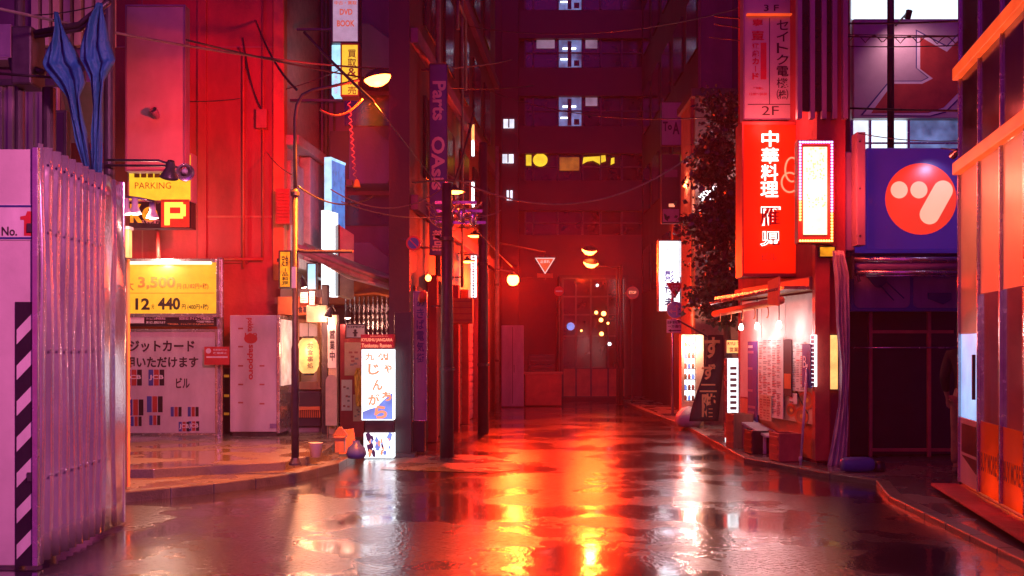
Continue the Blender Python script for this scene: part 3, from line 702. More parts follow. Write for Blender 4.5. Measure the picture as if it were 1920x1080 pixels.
mb = MB(TF); mb.box(LF-.02,LF+.02,-.02,.05,.02,2.93); mb.build('end_post', M['galvanised'], hd, bevel=.006)
x1 = -3.262; x0 = P(-120,0,7.3).x; zt_ = 2.87
wh = thing('white_hoarding', 'flat white hoarding panel with striped tape and number plate', 'hoarding', ((x0+x1)/2,7.3,0))
mb = MB(); mb.box(x0,x1,7.3,7.34,.02,zt_); mb.build('panel', M['board_pink'], wh, bevel=.006)
mb = MB(); mb.box(x1-.012,x1+.03,7.27,7.36,.02,zt_+.01); mb.build('corner_angle', M['aluminium'], wh, bevel=.005)
xa,xb,za,zb = R(28,566,66,1250,7.29)
mb = MB(); mb.box(xa,xb,7.292,7.297,.02,zb,0)
hgt = (xb-xa); z = zb-.16
while z > .1:
    mb.add([(xa+.012,7.289,z-.13),(xb-.003,7.289,z),(xb-.003,7.289,z+.10),(xa+.012,7.289,z-.03)], [(0,1,2,3)], 1); z -= .245
mb.build('hazard_tape', [M['black_board'],M['white_paint']], wh)
xa,xb,za,zb = R(-60,383,64,450,7.29)
mb = MB(); mb.box(xa,xb,7.293,7.297,za,zb,0); mb.box(xa,xb,7.290,7.2925,zb-.02,zb-.006,1); mb.box(xa,xb,7.290,7.2925,za+.006,za+.02,1)
a,b_,c,d = R(3,425,32,442,7.29); mb.text('No.', a,b_,c,d, 7.29, 2, bold=.02)
mb.add([(P(a,0,7.29).x,7.29,P(0,c,7.29).z) for a,c in ((45,442),(60,442),(60,396),(51,396),(48,404),(38,406),(38,412),(45,412))], [tuple(range(8))], 3)
mb.build('number_plate', [M['white_paint'],M['navy_ink'],M['black_ink'],M['red_ink']], wh)
# blue folded tarps on a pole
def cloth(name, rows, Y, m, label, cat, group=None, pleats=5, amp=.05, nu=26, nv=40, gather=None):
    mb = MB(); vs = []
    for j in range(nv+1):
        t = j/nv*(len(rows)-1); k = min(int(t), len(rows)-2); f = t-k
        py, xl, xr = [rows[k][i]*(1-f)+rows[k+1][i]*f for i in range(3)]
        for i in range(nu+1):
            u = i/nu; wd = (xr-xl)*Y/F
            ph = u*pleats*6.283+.9*math.sin(j*.16)+j*.035; y = Y+min(amp, wd*.35)*(math.asin(math.sin(ph))*.5+.45*math.asin(math.sin(ph*2.3+j*.09))*.5)+.012*math.sin(j*.5+u*9)
            q = P(xl+(xr-xl)*u, py, Y); vs.append((q.x, y, q.z))
    mb.add(vs, [((j+1)*(nu+1)+i, (j+1)*(nu+1)+i+1, j*(nu+1)+i+1, j*(nu+1)+i) for j in range(nv) for i in range(nu)])
    return tag(mb.build(name, m, smooth=True, solid=.006), label, cat, group)
cloth('blue_tarp', [(22,102,107),(60,99,122),(92,87,138),(117,77,150),(126,80,158),(150,100,160),(180,124,150),(220,133,156),(270,144,166),(330,160,176)], 9.3, M['blue_tarp'], 'blue tarp knotted at the pole end, the wider left of two', 'tarp', 'blue tarps tied to the pole', 2, .05)
cloth('blue_tarp', [(5,182,190),(40,160,198),(84,150,204),(110,148,213),(118,153,212),(138,164,200),(150,168,196),(200,174,192),(260,172,190),(335,171,189)], 9.2, M['blue_tarp'], 'blue tarp hanging nearest the dark upright, narrower of two', 'tarp', 'blue tarps tied to the pole', 2, .05)
q0 = P(66,62,9.6); q1 = P(205,2,9.4)
pb = thing('bracket_pole', 'dark double steel pole the blue tarps hang from', 'pole', q0)
mb = MB(); mb.tube([q0,P(150,46,9.5),q1], .03); mb.build('upper_bar', M['steel_dark'], pb, smooth=True)
mb = MB(); mb.tube([P(66,70,9.6),P(150,56,9.5),P(195,22,9.4)], .018); mb.build('lower_bar', M['steel_dark'], pb, smooth=True)
mb = MB(); a = P(58,95,9.7); mb.box(a.x-.14,a.x+.05,9.6,9.9,a.z-.33,a.z+.2); mb.build('junction_box', M['steel_dark'], pb, bevel=.02)
mb = MB(); mb.tube([P(22,110,9.7),P(24,128,9.7),P(40,136,9.7),P(70,132,9.7),P(84,138,9.7)], .035); mb.tube([P(0,138,9.6),P(108,146,9.6)], .012); mb.build('conduit', M['cable'], pb, smooth=True)
for px,r,z1_,nm,lb in ((37,.045,6.0,'scaffold_pole','thick purple scaffold pole behind the white hoarding'),(205,.05,6.5,'scaffold_pole','dark scaffold upright right of the blue tarps'),(92,.06,3.9,'scaffold_pole','short dark scaffold post left of the blue tarps')):
    q = P(px,300,9.8); mb = MB(); mb.tube([(q.x,9.8,.2),(q.x,9.8,z1_)], r, n=14); 
    mb.lathe([(r+.012,0),(r+.018,.01),(r+.018,.09),(r+.012,.1)], (q.x,9.8,2.9), n=14); mb.box(q.x-.09,q.x+.09,9.75,9.85,.13,.2)
    tag(mb.build(nm, M['pole_paint'], smooth=False, bevel=.004), lb, 'pole', 'scaffold poles')
# lamp arms over the hoarding
for k,(y0,hx,hy,Y,lb) in enumerate(((300,319,316,9.4,'black shaded sign lamp on the upper long arm'),(310,345,319,9.7,'open faced sign lamp with silver bowl on a long arm'))):
    h = P(hx,hy,Y); a = P(198,y0,Y)
    t = thing('arm_lamp', lb, 'lamp', a, 'lamps on long arms')
    mb = MB(); mb.tube([a, P(hx-22,y0+1,Y), P(hx-6,y0+6,Y), h+Vector((0,0,.06))], .011); mb.build('arm', M['steel_dark'], t, smooth=True)
    ax = (-.25,.4,-.9) if k == 0 else (.35,-.75,-.35)
    mb = MB(); mb.lathe([(.03,-.07),(.045,-.02),(.04,0),(.07,.06),(.082,.085),(.078,.085),(.035,.015)], h, ax, 0, 22); mb.build('shade', M['steel_dark' if k == 0 else 'aluminium'], t, smooth=True)
    mb = MB(); mb.lathe([(0,.085),(.025,.07),(.03,.04),(.015,.015)], h, ax, 0, 14); mb.build('bulb', M['white_paint'], t, smooth=True)
t0 = P(228,372,10.0)
for k,(px,py,Y,lb) in enumerate(((236,376,9.9,'white clip lamp closest to the corrugated hoarding'),(253,376,9.95,'white clip lamp in the middle of its rail'),(286,384,10.0,'white clip lamp at the end of its rail'))):
    h = P(px,py,Y); t = thing('clip_lamp', lb, 'lamp', h, 'clip lamps on the rail')
    mb = MB(); mb.lathe([(.0,.02),(.028,.02),(.03,-.06),(.05,-.1),(.06,-.125),(.055,-.125)], h, (0,0,1), 0, 16); mb.build('shade', M['white_paint'], t, smooth=True)
    mb = MB(); mb.lathe([(0,-.135),(.03,-.132),(.05,-.118),(.05,-.105)], h, (0,0,1), 0, 16); mb.build('bulb', M['lamp_white'], t, smooth=True)
    lamp(t, h+Vector((0,0,-.19)), 22, (1,.62,.42), .04)
r_ = MB(); r_.tube([P(215,366,9.95),P(262,372,9.95),P(300,380,10)], .012); tag(r_.build('lamp_rail', M['aluminium'], smooth=True), 'thin metal rail carrying the three clip lamps', 'rail')
x0,x1,z0,z1 = R(215,430,241,482,10.4)
t = thing('small_lightbox', 'small white lit sign half hidden behind the hoarding', 'sign', ((x0+x1)/2,10.4,z0))
mb = MB(); mb.box(x0,x1,10.4,10.5,z0,z1); mb.build('panel', M['paper_lit'], t, bevel=.006); mb = MB(); mb.box(x0-.01,x1+.01,10.39,10.51,z1,z1+.03); mb.build('cap', M['white_paint'], t)
mb = MB(); mb.tube([((x0+x1)/2,10.45,.13),((x0+x1)/2,10.45,z0)], .03); mb.build('post', M['steel_dark'], t)
x0,x1,z0,z1 = R(212,486,240,640,10.6)
t = thing('orange_sign', 'narrow orange sign with arrow behind the hoarding edge', 'sign', ((x0+x1)/2,10.6,z0))
mb = MB(); mb.box(x0,x1,10.6,10.66,.13,z1); mb.build('panel', M['banner_orange'], t, bevel=.005)
mb = MB(); a = P(232,560,10.59); mb.prism([(a.x-.02,a.z-.05),(a.x+.03,a.z),(a.x-.02,a.z+.05)], 10.588,10.597); mb.build('arrow', M['black_ink'], t)
# ------------------------------------------------------------------ parking signs
def board(name, label, cat, box, Y, dep, face, frame=None, fw=12, texts=(), inks=(), group=None, back='steel_dark', legs=None, parent_extra=None):
    x0,x1,z0,z1 = R(*box, Y); t = thing(name, label, cat, ((x0+x1)/2, Y, z0), group)
    mb = MB(); mb.box(x0,x1,Y,Y+dep,z0,z1); mb.build('panel', M[face], t, bevel=.006)
    if frame:
        f = fw*Y/F/2; mb = MB()
        mb.box(x0-f,x0+.002,Y-.015,Y+dep+.004,z0-f,z1+f); mb.box(x1-.002,x1+f,Y-.015,Y+dep+.004,z0-f,z1+f)
        mb.box(x0+.002,x1-.002,Y-.015,Y+dep+.004,z1-.002,z1+f); mb.box(x0+.002,x1-.002,Y-.015,Y+dep+.004,z0-f,z0+.002)
        mb.build('frame', M[frame], t, bevel=.004)
    if texts:
        mb = MB()
        for tx in texts:
            s_, bx, m = tx[0], tx[1], tx[2]; o = tx[3] if len(tx) > 3 else {}
            a,b_,c,d = R(*bx, Y)
            if o.get('bar'): mb.box(a,b_,Y-.003,Y-.001,c,d,m)
            elif o.get('col'): mb.column(s_, a,b_,c,d, Y-.005, m, bold=o.get('bold', .02))
            else: mb.text(s_, a,b_,c,d, Y-.005, m, rot=o.get('rot', 0), bold=o.get('bold', .02))
        mb.build('lettering', [M[i] for i in inks], t)
    if legs:
        mb = MB()
        for px in legs: xa = P(px,0,Y).x; mb.tube([(xa,Y+dep/2,.13),(xa,Y+dep/2,z0)], .025)
        mb.build('post', M[back], t, smooth=True)
    return t
t = board('blank_signboard', 'large blank pinkish signboard standing above the parking sign', 'sign', (238,12,345,318), 15.4, .2, 'board_pink', 'purple_sheet', 6)
mb = MB(); a = P(294,194,15.38); mb.lathe([(.035,0),(.045,.05),(.06,.14),(.05,.15)], (a.x+.02,15.36,a.z-.2), (-.2,-1,.6), 0, 14); mb.build('spot_lamp', M['purple_sheet'], t, smooth=True)
for zz in (4.6, 5.9):
    mb = MB(); mb.box(-5.3,-5.2,15.62,17,zz,zz+.06); mb.build('bracket', M['steel_dark'], t)
t = board('parking_sign', 'yellow parking sign above a lit dot matrix letter P', 'sign', (242,290,358,376), 16.0, .25, 'sign_yellow_lit', 'purple_steel', 5,
  [('IIII',(252,322,300,333),0,{'bold':.05}),('PARKING',(253,342,321,354),0,{'bold':.0})], ['ochre_ink'])
x0,x1,z0,z1 = R(242,376,358,428,16.0)
mb = MB(); mb.box(x0,x1,16.0,16.25,z0,z1-.003); mb.build('lower_panel', M['black_board'], t)
a,b_,c,d = R(302,374,355,426,15.99); mb = MB(); mb.box(a,b_,15.985,15.997,c,d); mb.build('display_face', M['red_face'], t)
mb = MB(); pat = ['1111110','1111111','1100011','1100011','1111111','1111110','1100000','1100000','1100000']
pat = ['11111110','11111111','11000011','11000011','11000011','11111111','11111110','11000000','11000000','11000000']
gx0,gx1,gz0,gz1 = R(308,379,348,421,15.97); 
for j,row in enumerate(pat):
    for i,ch in enumerate(row):
        if ch == '1':
            for u in (0,.5):
                for v in (0,.5):
                    xa = gx0+(i+u)*(gx1-gx0)/8; za = gz1-(j+v)*(gz1-gz0)/10; mb.box(xa,xa+.017,15.975,15.984,za-.026,za)
mb.build('dot_matrix', M['led_p'], t)
mb = MB(); c = P(281,402,15.99); mb.disc(c.x,c.z,.115,15.99,0,30); c = P(255,400,15.99); mb.text('K', c.x-.09,c.x+.1,c.z-.14,c.z+.14,15.99,0,bold=.06)
a,b_,cc,d = R(265,412,299,419,15.98); mb.text('スマホ精算', a,b_,cc,d,15.986,1,bold=.02); a = P(283,402,15.98); mb.box(a.x-.045,a.x+.045,15.984,15.988,a.z-.08,a.z+.09,2)
mb.build('lettering', [M['sign_amber_lit'],M['white_ink'],M['black_ink']], t)
mb = MB(); a = P(291,0,16.1).x; mb.tube([(a,16.26,P(0,490,16.2).z),(a,16.2,z0)], .03); mb.build('post', M['red_paint'], t, smooth=True)
t = board('price_board', 'lit yellow parking price board with a white tube along its top', 'sign', (200,492,406,588), 16.2, .12, 'price_yellow', 'aluminium', 14,
  [('3,500',(259,519,329,543),1,{'bold':.03}),('円 (3,182円+税)',(332,531,391,543),1),('最大',(218,526,251,545),1,{}),('〜0',(228,559,243,583),0,{}),('12',(254,559,281,581),0,{'bold':.035}),('分',(284,570,290,579),0),('440',(296,558,338,581),0,{'bold':.035}),('円 (400円+税)',(341,570,391,582),0),('',(212,549,402,550),1,{'bar':1})], ['black_ink','ochre_ink'])
x0,x1,z0,z1 = R(200,592,406,612,16.2)
mb = MB(); mb.box(x0,x1,16.2,16.3,z0,z1-.0); mb.build('notice_strip', M['black_board'], t)
mb = MB(); a,b_,c,d = R(240,594,270,606,16.19); mb.box(a,b_,16.192,16.197,c,d,0)
for tx,bx,m in (('タイムズの最大料金は',(274,595,310,600),0),('繰り返し適用されます',(274,602,310,607),0),('0038183 タイムズ外神田第12',(336,594,400,600),0),('千代田区外神田3-11',(368,601,400,605),0),('管理内容は、タイムズサービス(株) 0120-77-0353',(314,606,400,610),1)):
    a,b_,c,d = R(*bx,16.19); mb.text(tx,a,b_,c,d,16.193,m,bold=.02)
mb.build('fine_print', [M['white_ink'],M['banner_orange']], t)
mb = MB(); q = P(212,493,16.14); q2 = P(396,493,16.14); mb.tube([q,q2], .022); mb.build('tube_lamp', M['warm_tube'], t, smooth=True)
lamp(t, (q+q2)/2+Vector((0,-.14,.04)), 50, (1,.85,.6), .06)
mb = MB()
for px in (203,413): xa = P(px,0,16.3).x; mb.box(xa-.04,xa+.04,16.28,16.36,.13,2.9)
mb.build('post', M['aluminium'], t)
t = board('card_notice_board', 'white notice board about credit cards below the yellow prices', 'sign', (200,622,404,812), 16.2, .1, 'enamel_white', 'aluminium', 10,
  [('クレジットカード',(200,638,365,660),0,{'bold':.03}),('ご利用いただけます',(198,668,372,690),0,{'bold':.03}),('ビル',(330,708,356,728),0,{'bold':.03})], ['black_ink'])
for i,(cx,cy) in enumerate(((251,708),(293,708),(254,764),(290,758),(255,790),(290,788),(330,772),(345,800),(363,799),(362,772))):
    mb = MB(); w_ = 31 if i < 4 else 22; hh = 30 if i < 4 else 18
    for k,m in enumerate((0,1,2)):
        a,b_,c,d = R(cx-w_/2+k*w_/3+.8,cy-hh/2,cx-w_/2+(k+1)*w_/3-.8,cy+hh/2,16.19); mb.box(a,b_,16.194,16.198,c,d,m)
    if i in (0,1,7,8): a,b_,c,d = R(cx-w_/2+2,cy-5,cx+w_/2-2,cy+5,16.19); mb.text('JCB',a,b_,c,d,16.192,3,bold=.03)
    mb.build('card_emblem', [M['blue_paint'],M['red_paint'],M['black_board'],M['white_ink']], t)
x0,x1,z0,z1 = R(383,650,430,684,16.0)
t = thing('red_notice', 'small red notice plate hung between notice board and vending machine', 'sign', ((x0+x1)/2,16.0,z0))
mb = MB(); mb.box(x0,x1,16,16.02,z0,z1); mb.build('panel', M['sign_red'], t)
mb = MB(); c = P(391,658,16); mb.disc(c.x,c.z,.04,15.995,0,20); a,b_,cc,d = R(400,654,426,658,16); mb.text('駐車場内での',a,b_,cc,d,15.995,0,bold=.02); a,b_,cc,d = R(400,660,426,664,16); mb.text('喫煙禁止',a,b_,cc,d,15.995,0,bold=.02); a,b_,cc,d = R(387,668,427,671,16); mb.box(a,b_,15.995,15.998,cc,d,0)
mb.build('lettering', M['white_ink'], t)
mb = MB(); mb.box(x0+.02,x0+.05,16.02,16.3,z0+.1,z0+.15); mb.build('bracket', M['steel_dark'], t)
x0,x1,z0,z1 = R(415,690,432,800,16.6)
t = thing('ticket_machine', 'narrow dark ticket machine with small red lights beside the vending machine', 'machine', ((x0+x1)/2,16.6,.13))
mb = MB(); mb.box(x0,x1,16.6,16.9,.13,z1); mb.build('body', M['black_board'], t, bevel=.01)
for py in (705,742,776):
    c = P(424,py,16.59); mb = MB(); mb.box(c.x-.045,c.x+.045,16.585,16.599,c.z-.02,c.z+.02); mb.build('indicator', M['window_amber'], t)
# vending machine, its side towards us
x0,x1,z0,z1 = R(431,591,519,803,16.0)
t = thing('vending_machine', 'pale vending machine seen from its lettered side', 'vending machine', ((x0+x1)/2,16.3,.2))
mb = MB(); mb.box(x0,x1,16.0,16.95,.26,z1); mb.build('body', M['enamel_white'], t, bevel=.012)
mb = MB(); mb.box(x1+.003,x1+.05,15.98,16.97,.24,z1+.004); dr = mb.build('door', M['aluminium'], t, bevel=.008)
mb = MB(); mb.box(x1+.052,x1+.062,16.05,16.9,.95,z1-.06); mb.build('display_window', M['vending_lit'], dr)
mb = MB(); mb.box(x0+.03,x1-.02,16.06,16.9,.2,.258); mb.build('foot', M['steel_dark'], t)
mb = MB()
a,b_,c,d = R(461,596,475,622,15.99); mb.text('pokka', a,b_,c,d,15.996,0,rot=-90,bold=.03)
a,b_,c,d = R(463,646,474,712,15.99); mb.text('sapporo', a,b_,c,d,15.996,0,rot=-90,bold=.03)
c = P(470,635,15.99); mb.disc(c.x,c.z,.1,15.996,1,24,.075); a,b_,cc,d = R(459,624,482,632,15.99); mb.text('100',a,b_,cc,d,15.995,1,bold=.02)
for px,pys in ((452,(616,650,686,721,755)),(492,(686,721,757))):
    for py in pys: q = P(px,py,15.99); mb.box(q.x-.045,q.x+.03,15.994,15.998,q.z-.012,q.z+.012,2)
mb.build('lettering', [M['red_ink'],M['sign_red'],M['shutter_red']], t)
mb = MB(); q = P(512,797,15.98); mb.box(q.x-.05,q.x+.05,15.985,15.998,q.z-.05,q.z+.02); mb.build('vent', M['purple_sheet'], t)
# ------------------------------------------------------------------ lantern shop
x0,x1,z0,z1 = R(540,590,612,800,16.7)
b = thing('lantern_shop', 'small wooden eatery front with an orange fascia and warm window', 'shop', ((x0+x1)/2,16.8,.2))
mb = MB(); mb.box(-3.66,-2.93,16.86,17.0,.2,2.45); mb.build('wall', M['interior_wall'], b)
a,b_,c,d = R(520,556,592,590,16.4); mb = MB(); mb.box(a,b_,16.4,16.6,c,d); mb.build('fascia', M['orange_paint'], b, bevel=.01)
a2,b2,c2,d2 = R(550,574,586,587,16.39); mb = MB(); mb.text('お食事処', a2,b2,c2,d2,16.395,0,bold=.02); mb.build('lettering', M['black_ink'], b)
a,b_,c,d = R(574,572,612,604,16.35); mb = MB(); mb.box(a,b_,16.35,16.6,c,d); mb.build('fascia_end', M['paper_warm'], b, bevel=.01)
mb = MB(); mb.box(-3.66,-2.93,16.45,16.86,2.2,2.3); mb.build('eave', M['wood'], b)
xa,xb,za,zb = R(556,598,602,730,16.75); mb = MB()
mb.box(xa,xa+.05,16.7,16.86,za,zb); mb.box(xb-.05,xb,16.7,16.86,za,zb); mb.box(xa+.05,xb-.05,16.7,16.86,zb-.06,zb); mb.box(xa+.05,xb-.05,16.7,16.86,za,za+.12); mb.build('window_frame', M['wood'], b, bevel=.006)
mb = MB(); mb.box(xa+.05,xb-.05,16.72,16.85,zb-.28,zb-.065); mb.build('shutter_box', M['white_paint'], b, bevel=.01)
mb = MB(); mb.box(xa-.1,xb,16.72,16.855,.3,za-.05); mb.build('lower_wall', M['dark_render'], b)
mb = MB(); zz = P(0,775,16.6).z
for k in range(12): mb.box(xa+.02+k*.032,xa+.035+k*.032,16.66,16.70,zz-.07,zz+.05)
mb.box(xa-.05,xb,16.64,16.715,zz+.05,zz+.1); mb.build('bench_rail', M['orange_paint'], b)
mb = MB(); xp = P(610,0,16.5).x; mb.box(xp-.05,xp+.05,16.45,16.58,.2,2.5); mb.build('corner_post', M['pole_paint'], b, bevel=.01)
c = P(578,667,16.5)
l = thing('paper_lantern', 'glowing paper lantern with black writing hanging in the eatery window', 'lantern', c)
prof = []
for k in range(15):
    z = -.27+.54*k/14; prof.append((.165*(max(0,1-(abs(z)/.30)**3.2))**.5+.006*(k%2), z))
mb = MB(); mb.lathe([(.05,-.29),(.07,-.275)]+prof+[(.07,.275),(.05,.29)], c, (0,0,1), 0, 24); mb.build('shade', M['paper_lit'], l, smooth=True)
mb = MB(); mb.lathe([(.085,.26),(.085,.3),(.0,.3)], c, (0,0,1)); mb.lathe([(.085,-.26),(.085,-.3),(.0,-.3)], c, (0,0,1)); mb.tube([c+Vector((0,0,.3)), c+Vector((0,0,.55))], .006); mb.build('cap', M['black_board'], l)
mb = MB(); mb.column('お食事処', c.x+.015,c.x+.11,c.z-.2,c.z+.2, c.y-.171, 0, bold=.02); mb.build('lettering', M['black_ink'], l)
lamp(l, c+Vector((.0,-.35,.1)), 26, (1,.5,.2), .1)
t = board('lit_menu_sign', 'amber lit menu sign hung high on the red wall corner', 'sign', (525,472,544,538), 16.3, .12, 'sign_amber_lit', 'steel_dark', 5, [('定食',(528,478,541,500),0,{}),('一品料理',(529,502,541,535),0,{'col':1})], ['black_ink'])
mb = MB(); mb.box(-3.62,-3.55,16.42,17,2.85,2.9); mb.build('bracket', M['steel_dark'], t)
t = board('bright_menu_sign', 'bright blue white lit sign above the orange fascia', 'sign', (577,495,592,542), 16.4, .1, 'sign_cool_lit', 'steel_dark', 4)
mb = MB(); mb.box(-3.1,-3.05,16.5,17.2,2.6,2.64); mb.build('bracket', M['steel_dark'], t)
for i,(bx,lb) in enumerate((((563,548,577,568),'white paper notice pinned above the orange fascia'),((580,546,590,572),'narrow paper notice right of the pinned notice'))):
    x0,x1,z0,z1 = R(*bx,16.33); mb = MB(); mb.box(x0,x1,16.33,16.338,z0,z1,0)
    for k in range(4): mb.box(x0+.015,x1-.015,16.327,16.329,z1-.03-k*.035,z1-.018-k*.035,1)
    tag(mb.build('paper_notice', [M['paper'],M['grey_ink']]), lb, 'notice', 'paper notices on the eatery')
def clip(px,py,Y,lb,ax=(.3,-.4,-.9),pw=16,col=(1,.6,.35)):
    h = P(px,py,Y); t = thing('spot_lamp', lb, 'lamp', h, 'small shop spot lamps')
    mb = MB(); mb.lathe([(.02,-.06),(.035,-.03),(.055,.06),(.065,.09),(.06,.09)], h, ax, 0, 14); mb.build('shade', M['steel_dark'], t, smooth=True)
    d = Vector(ax).normalized(); mb = MB(); mb.lathe([(0,.105),(.03,.1),(.05,.085)], h, ax, 0, 12); mb.build('bulb', M['lamp_white'], t, smooth=True)
    mb = MB(); mb.tube([h-d*.05, h-d*.1+Vector((0,.1,0)), h+Vector((0,.5,.02))], .01); mb.build('arm', M['steel_dark'], t)
    lamp(t, h+d*.16, pw, col, .04)
clip(567,528,16.1,'spot lamp lighting the pinned paper notices',(.25,.1,-.9))
clip(618,583,16.2,'spot lamp clipped on the eatery corner post',(-.3,.2,-.9))
clip(652,586,17.0,'hanging spot lamp under the pale lit board',(0,-.1,-1))
# items by the corner post
x0,x1,z0,z1 = R(616,590,632,840,16.3)
t = thing('menu_pillar', 'lit paper covered pillar with hand written menus at the eatery corner', 'pillar', ((x0+x1)/2,16.4,.2))
mb = MB(); mb.box(x0,x1,16.3,16.44,.2,z1); mb.build('panel', M['paper_warm'], t, bevel=.008)
mb = MB(); a,b_,c,d = R(618,610,630,690,16.29); mb.box(a-.03,b_,16.292,16.298,c,d); mb.build('poster', M['paper'], t)
mb = MB(); mb.column('営業中', a-.0,b_-.02,c+.1,d-.05,16.289,0); mb.build('lettering', M['black_ink'], t)
t = thing('round_top_board', 'small round topped notice board below the paper menus', 'notice', (P(622,760,16.1).x,16.1,.2))
c = P(621,742,16.1); pl = [(c.x-.085,.35),(c.x+.085,.35)]+[(c.x+.085*math.cos(rad(a)), c.z+.2+.12*math.sin(rad(a))) for a in range(0,181,20)]
mb = MB(); mb.prism(pl, 16.1,16.13); mb.build('panel', M['paper_warm'], t); mb = MB(); mb.box(c.x-.07,c.x-.05,16.13,16.2,.2,.9); mb.box(c.x+.05,c.x+.07,16.13,16.2,.2,.9); mb.build('leg', M['wood'], t)
x0,x1,z0,z1 = R(646,605,684,632,16.9)
t = board('framed_notice', 'framed white notice with a small figure above the poster wall', 'notice', (649,609,684,633), 16.9, .03, 'paper', 'steel_dark', 3, [('OPEN',(652,611,682,615),0,{})], ['black_ink'])
mb = MB(); q = P(666,624,16.89); mb.lathe([(0,.03),(.02,.02),(.02,-.02),(0,-.03)], (q.x,16.893,q.z+.035), (0,1,0), 0, 10); mb.box(q.x-.02,q.x+.02,16.89,16.897,q.z-.06,q.z+.02); mb.box(q.x-.04,q.x+.04,16.891,16.897,q.z-.01,q.z+.01); mb.build('figure_mark', M['black_ink'], t)
x0,x1,z0,z1 = R(638,608,682,850,17.0)
t = thing('poster_wall', 'dark board wall with pasted food posters beside the lit sign', 'wall', ((x0+x1)/2,17.05,0))
mb = MB(); mb.box(x0,x1,17.0,17.1,.0,z1); mb.build('panel', M['red_stucco'], t)
for i,(bx,m) in enumerate((((646,642,676,704),'paper_warm'),((640,712,660,770),'paper'),((662,740,680,790),'paper_warm'))):
    a,b_,c,d = R(*bx,16.99); mb = MB(); mb.box(a,b_,16.992,16.998,c,d,0); rg = random.Random(i)
    for k in range(7):
        u,v = rg.uniform(.1,.7), rg.uniform(.1,.85); mb.box(a+(b_-a)*u,a+(b_-a)*(u+.22),16.989,16.992,c+(d-c)*v,c+(d-c)*(v+.06),1+k%2)
    mb.build('poster', [M[m],M['shutter_red'],M['grey_ink']], t)
cloth('yellow_flag', [(690,668,676),(705,664,680),(740,666,682),(762,668,680)], 16.8, M['yellow_cloth'], 'small yellow cloth hanging left of the lit sign stand', 'cloth', None, 2, .03)
# small things on the corner pavement
rg = random.Random(5)
for px,py,w_,h_,m,nm,lb in ((592,845,.14,.16,'white_paint','bucket','white bucket on the corner pavement by the lamp pole'),(638,836,.1,.2,'wood','planter_box','small wooden planter on the pavement corner'),(668,838,.12,.12,'blue_paint','cloth_bag','blue and white bag at the kerb corner'),(652,830,.2,.26,'orange_paint','sandwich_board','leaning orange board at the kerb corner')):
    q = P(px,py,0); Y = 2000*1.3/(py+12-H); q = P(px,py,Y)
    mb = MB()
    if nm == 'bucket': mb.lathe([(0,0),(.06,0),(.085,.17),(.09,.175),(.08,.17),(.058,.02)], (q.x,Y,.2), (0,0,1), 0, 18)
    elif nm == 'cloth_bag': mb.lathe([(0,0),(.1,.0),(.13,.05),(.11,.13),(.05,.18),(.04,.22)], (q.x,Y,.14), (0,0,1), 0, 12)
    elif nm == 'planter_box': mb.box(q.x-.06,q.x+.06,Y-.06,Y+.06,.2,.38); mb.box(q.x-.075,q.x+.075,Y-.075,Y+.075,.38,.41); mb.prism([(q.x-.1,.41),(q.x+.1,.41),(q.x+.02,.52),(q.x-.02,.52)],Y-.02,Y+.02)
    else: mb.add([(q.x-.1,Y-.05,.14),(q.x+.12,Y-.02,.14),(q.x+.06,Y+.1,.46),(q.x-.1,Y+.1,.44),(q.x-.1,Y-.02,.14),(q.x+.12,Y+.01,.14),(q.x+.06,Y+.13,.46),(q.x-.1,Y+.13,.44)], [(0,1,2,3),(7,6,5,4),(0,4,5,1),(1,5,6,2),(2,6,7,3),(3,7,4,0)])
    tag(mb.build(nm, M[m], bevel=.004 if nm in ('planter_box','sandwich_board') else 0, smooth=nm in ('bucket','cloth_bag')), lb, nm.replace('_',' '))
# awning across the shops
t = thing('fabric_awning', 'pinkish folded awning with long metal arms across the left shops', 'awning', P(660,520,16))
A0,A1 = P(560,462,14.2), P(768,540,16.6); B0,B1 = P(575,500,14.2), P(770,566,16.6)
mb = MB(); mb.tube([A0,A0.lerp(A1,.5)+Vector((0,0,-.03)),A1], .03); mb.build('front_bar', M['awning_cloth'], t, smooth=True)
C0,C1 = P(562,488,15.6), P(640,528,17.0)
mb = MB(); mb.tube([P(562,466,14.3),P(655,520,15.4),P(655,520,15.4)+Vector((.9,.9,-.22))], .028); mb.tube([P(655,512,15.5),P(770,528,16.6)], .034); mb.build('arm', M['white_paint'], t, smooth=True)
mb = MB(); vs = []
for i in range(13):
    u = i/12; a = A0.lerp(A1,u); bk = a+Vector((-.25,1.7,.22)); sag = -.05*math.sin(u*3.14)
    vs += [a+Vector((0,0,sag-.09)), a+Vector((0,0,sag)), a.lerp(bk,.5)+Vector((0,0,-.04)), bk]
mb.add(vs, [(i*4+k, (i+1)*4+k, (i+1)*4+k+1, i*4+k+1) for i in range(12) for k in range(3)])
mb.build('cloth', M['awning_cloth'], t, smooth=True, solid=.006)
mb = MB(); q = P(769,526,16.5); mb.lathe([(0,.04),(.035,.02),(.035,-.03),(0,-.05)], q, (0,0,1), 0, 10); mb.build('end_lamp', M['lamp_amber'], t)
t = thing('canopy_hood', 'orange brown canopy hood above the lattice gate', 'canopy', P(720,545,17))
mb = MB(); a = P(657,532,17.2); b_ = P(772,566,17.2); c_ = P(772,578,16.7)
mb.add([P(657,532,17.9),P(735,530,17.9),P(772,572,16.9),P(738,560,16.9),P(705,552,17.4),P(657,556,17.9)], [(0,1,2,3,4,5)]); mb.build('hood', M['orange_paint'], t, solid=.04)
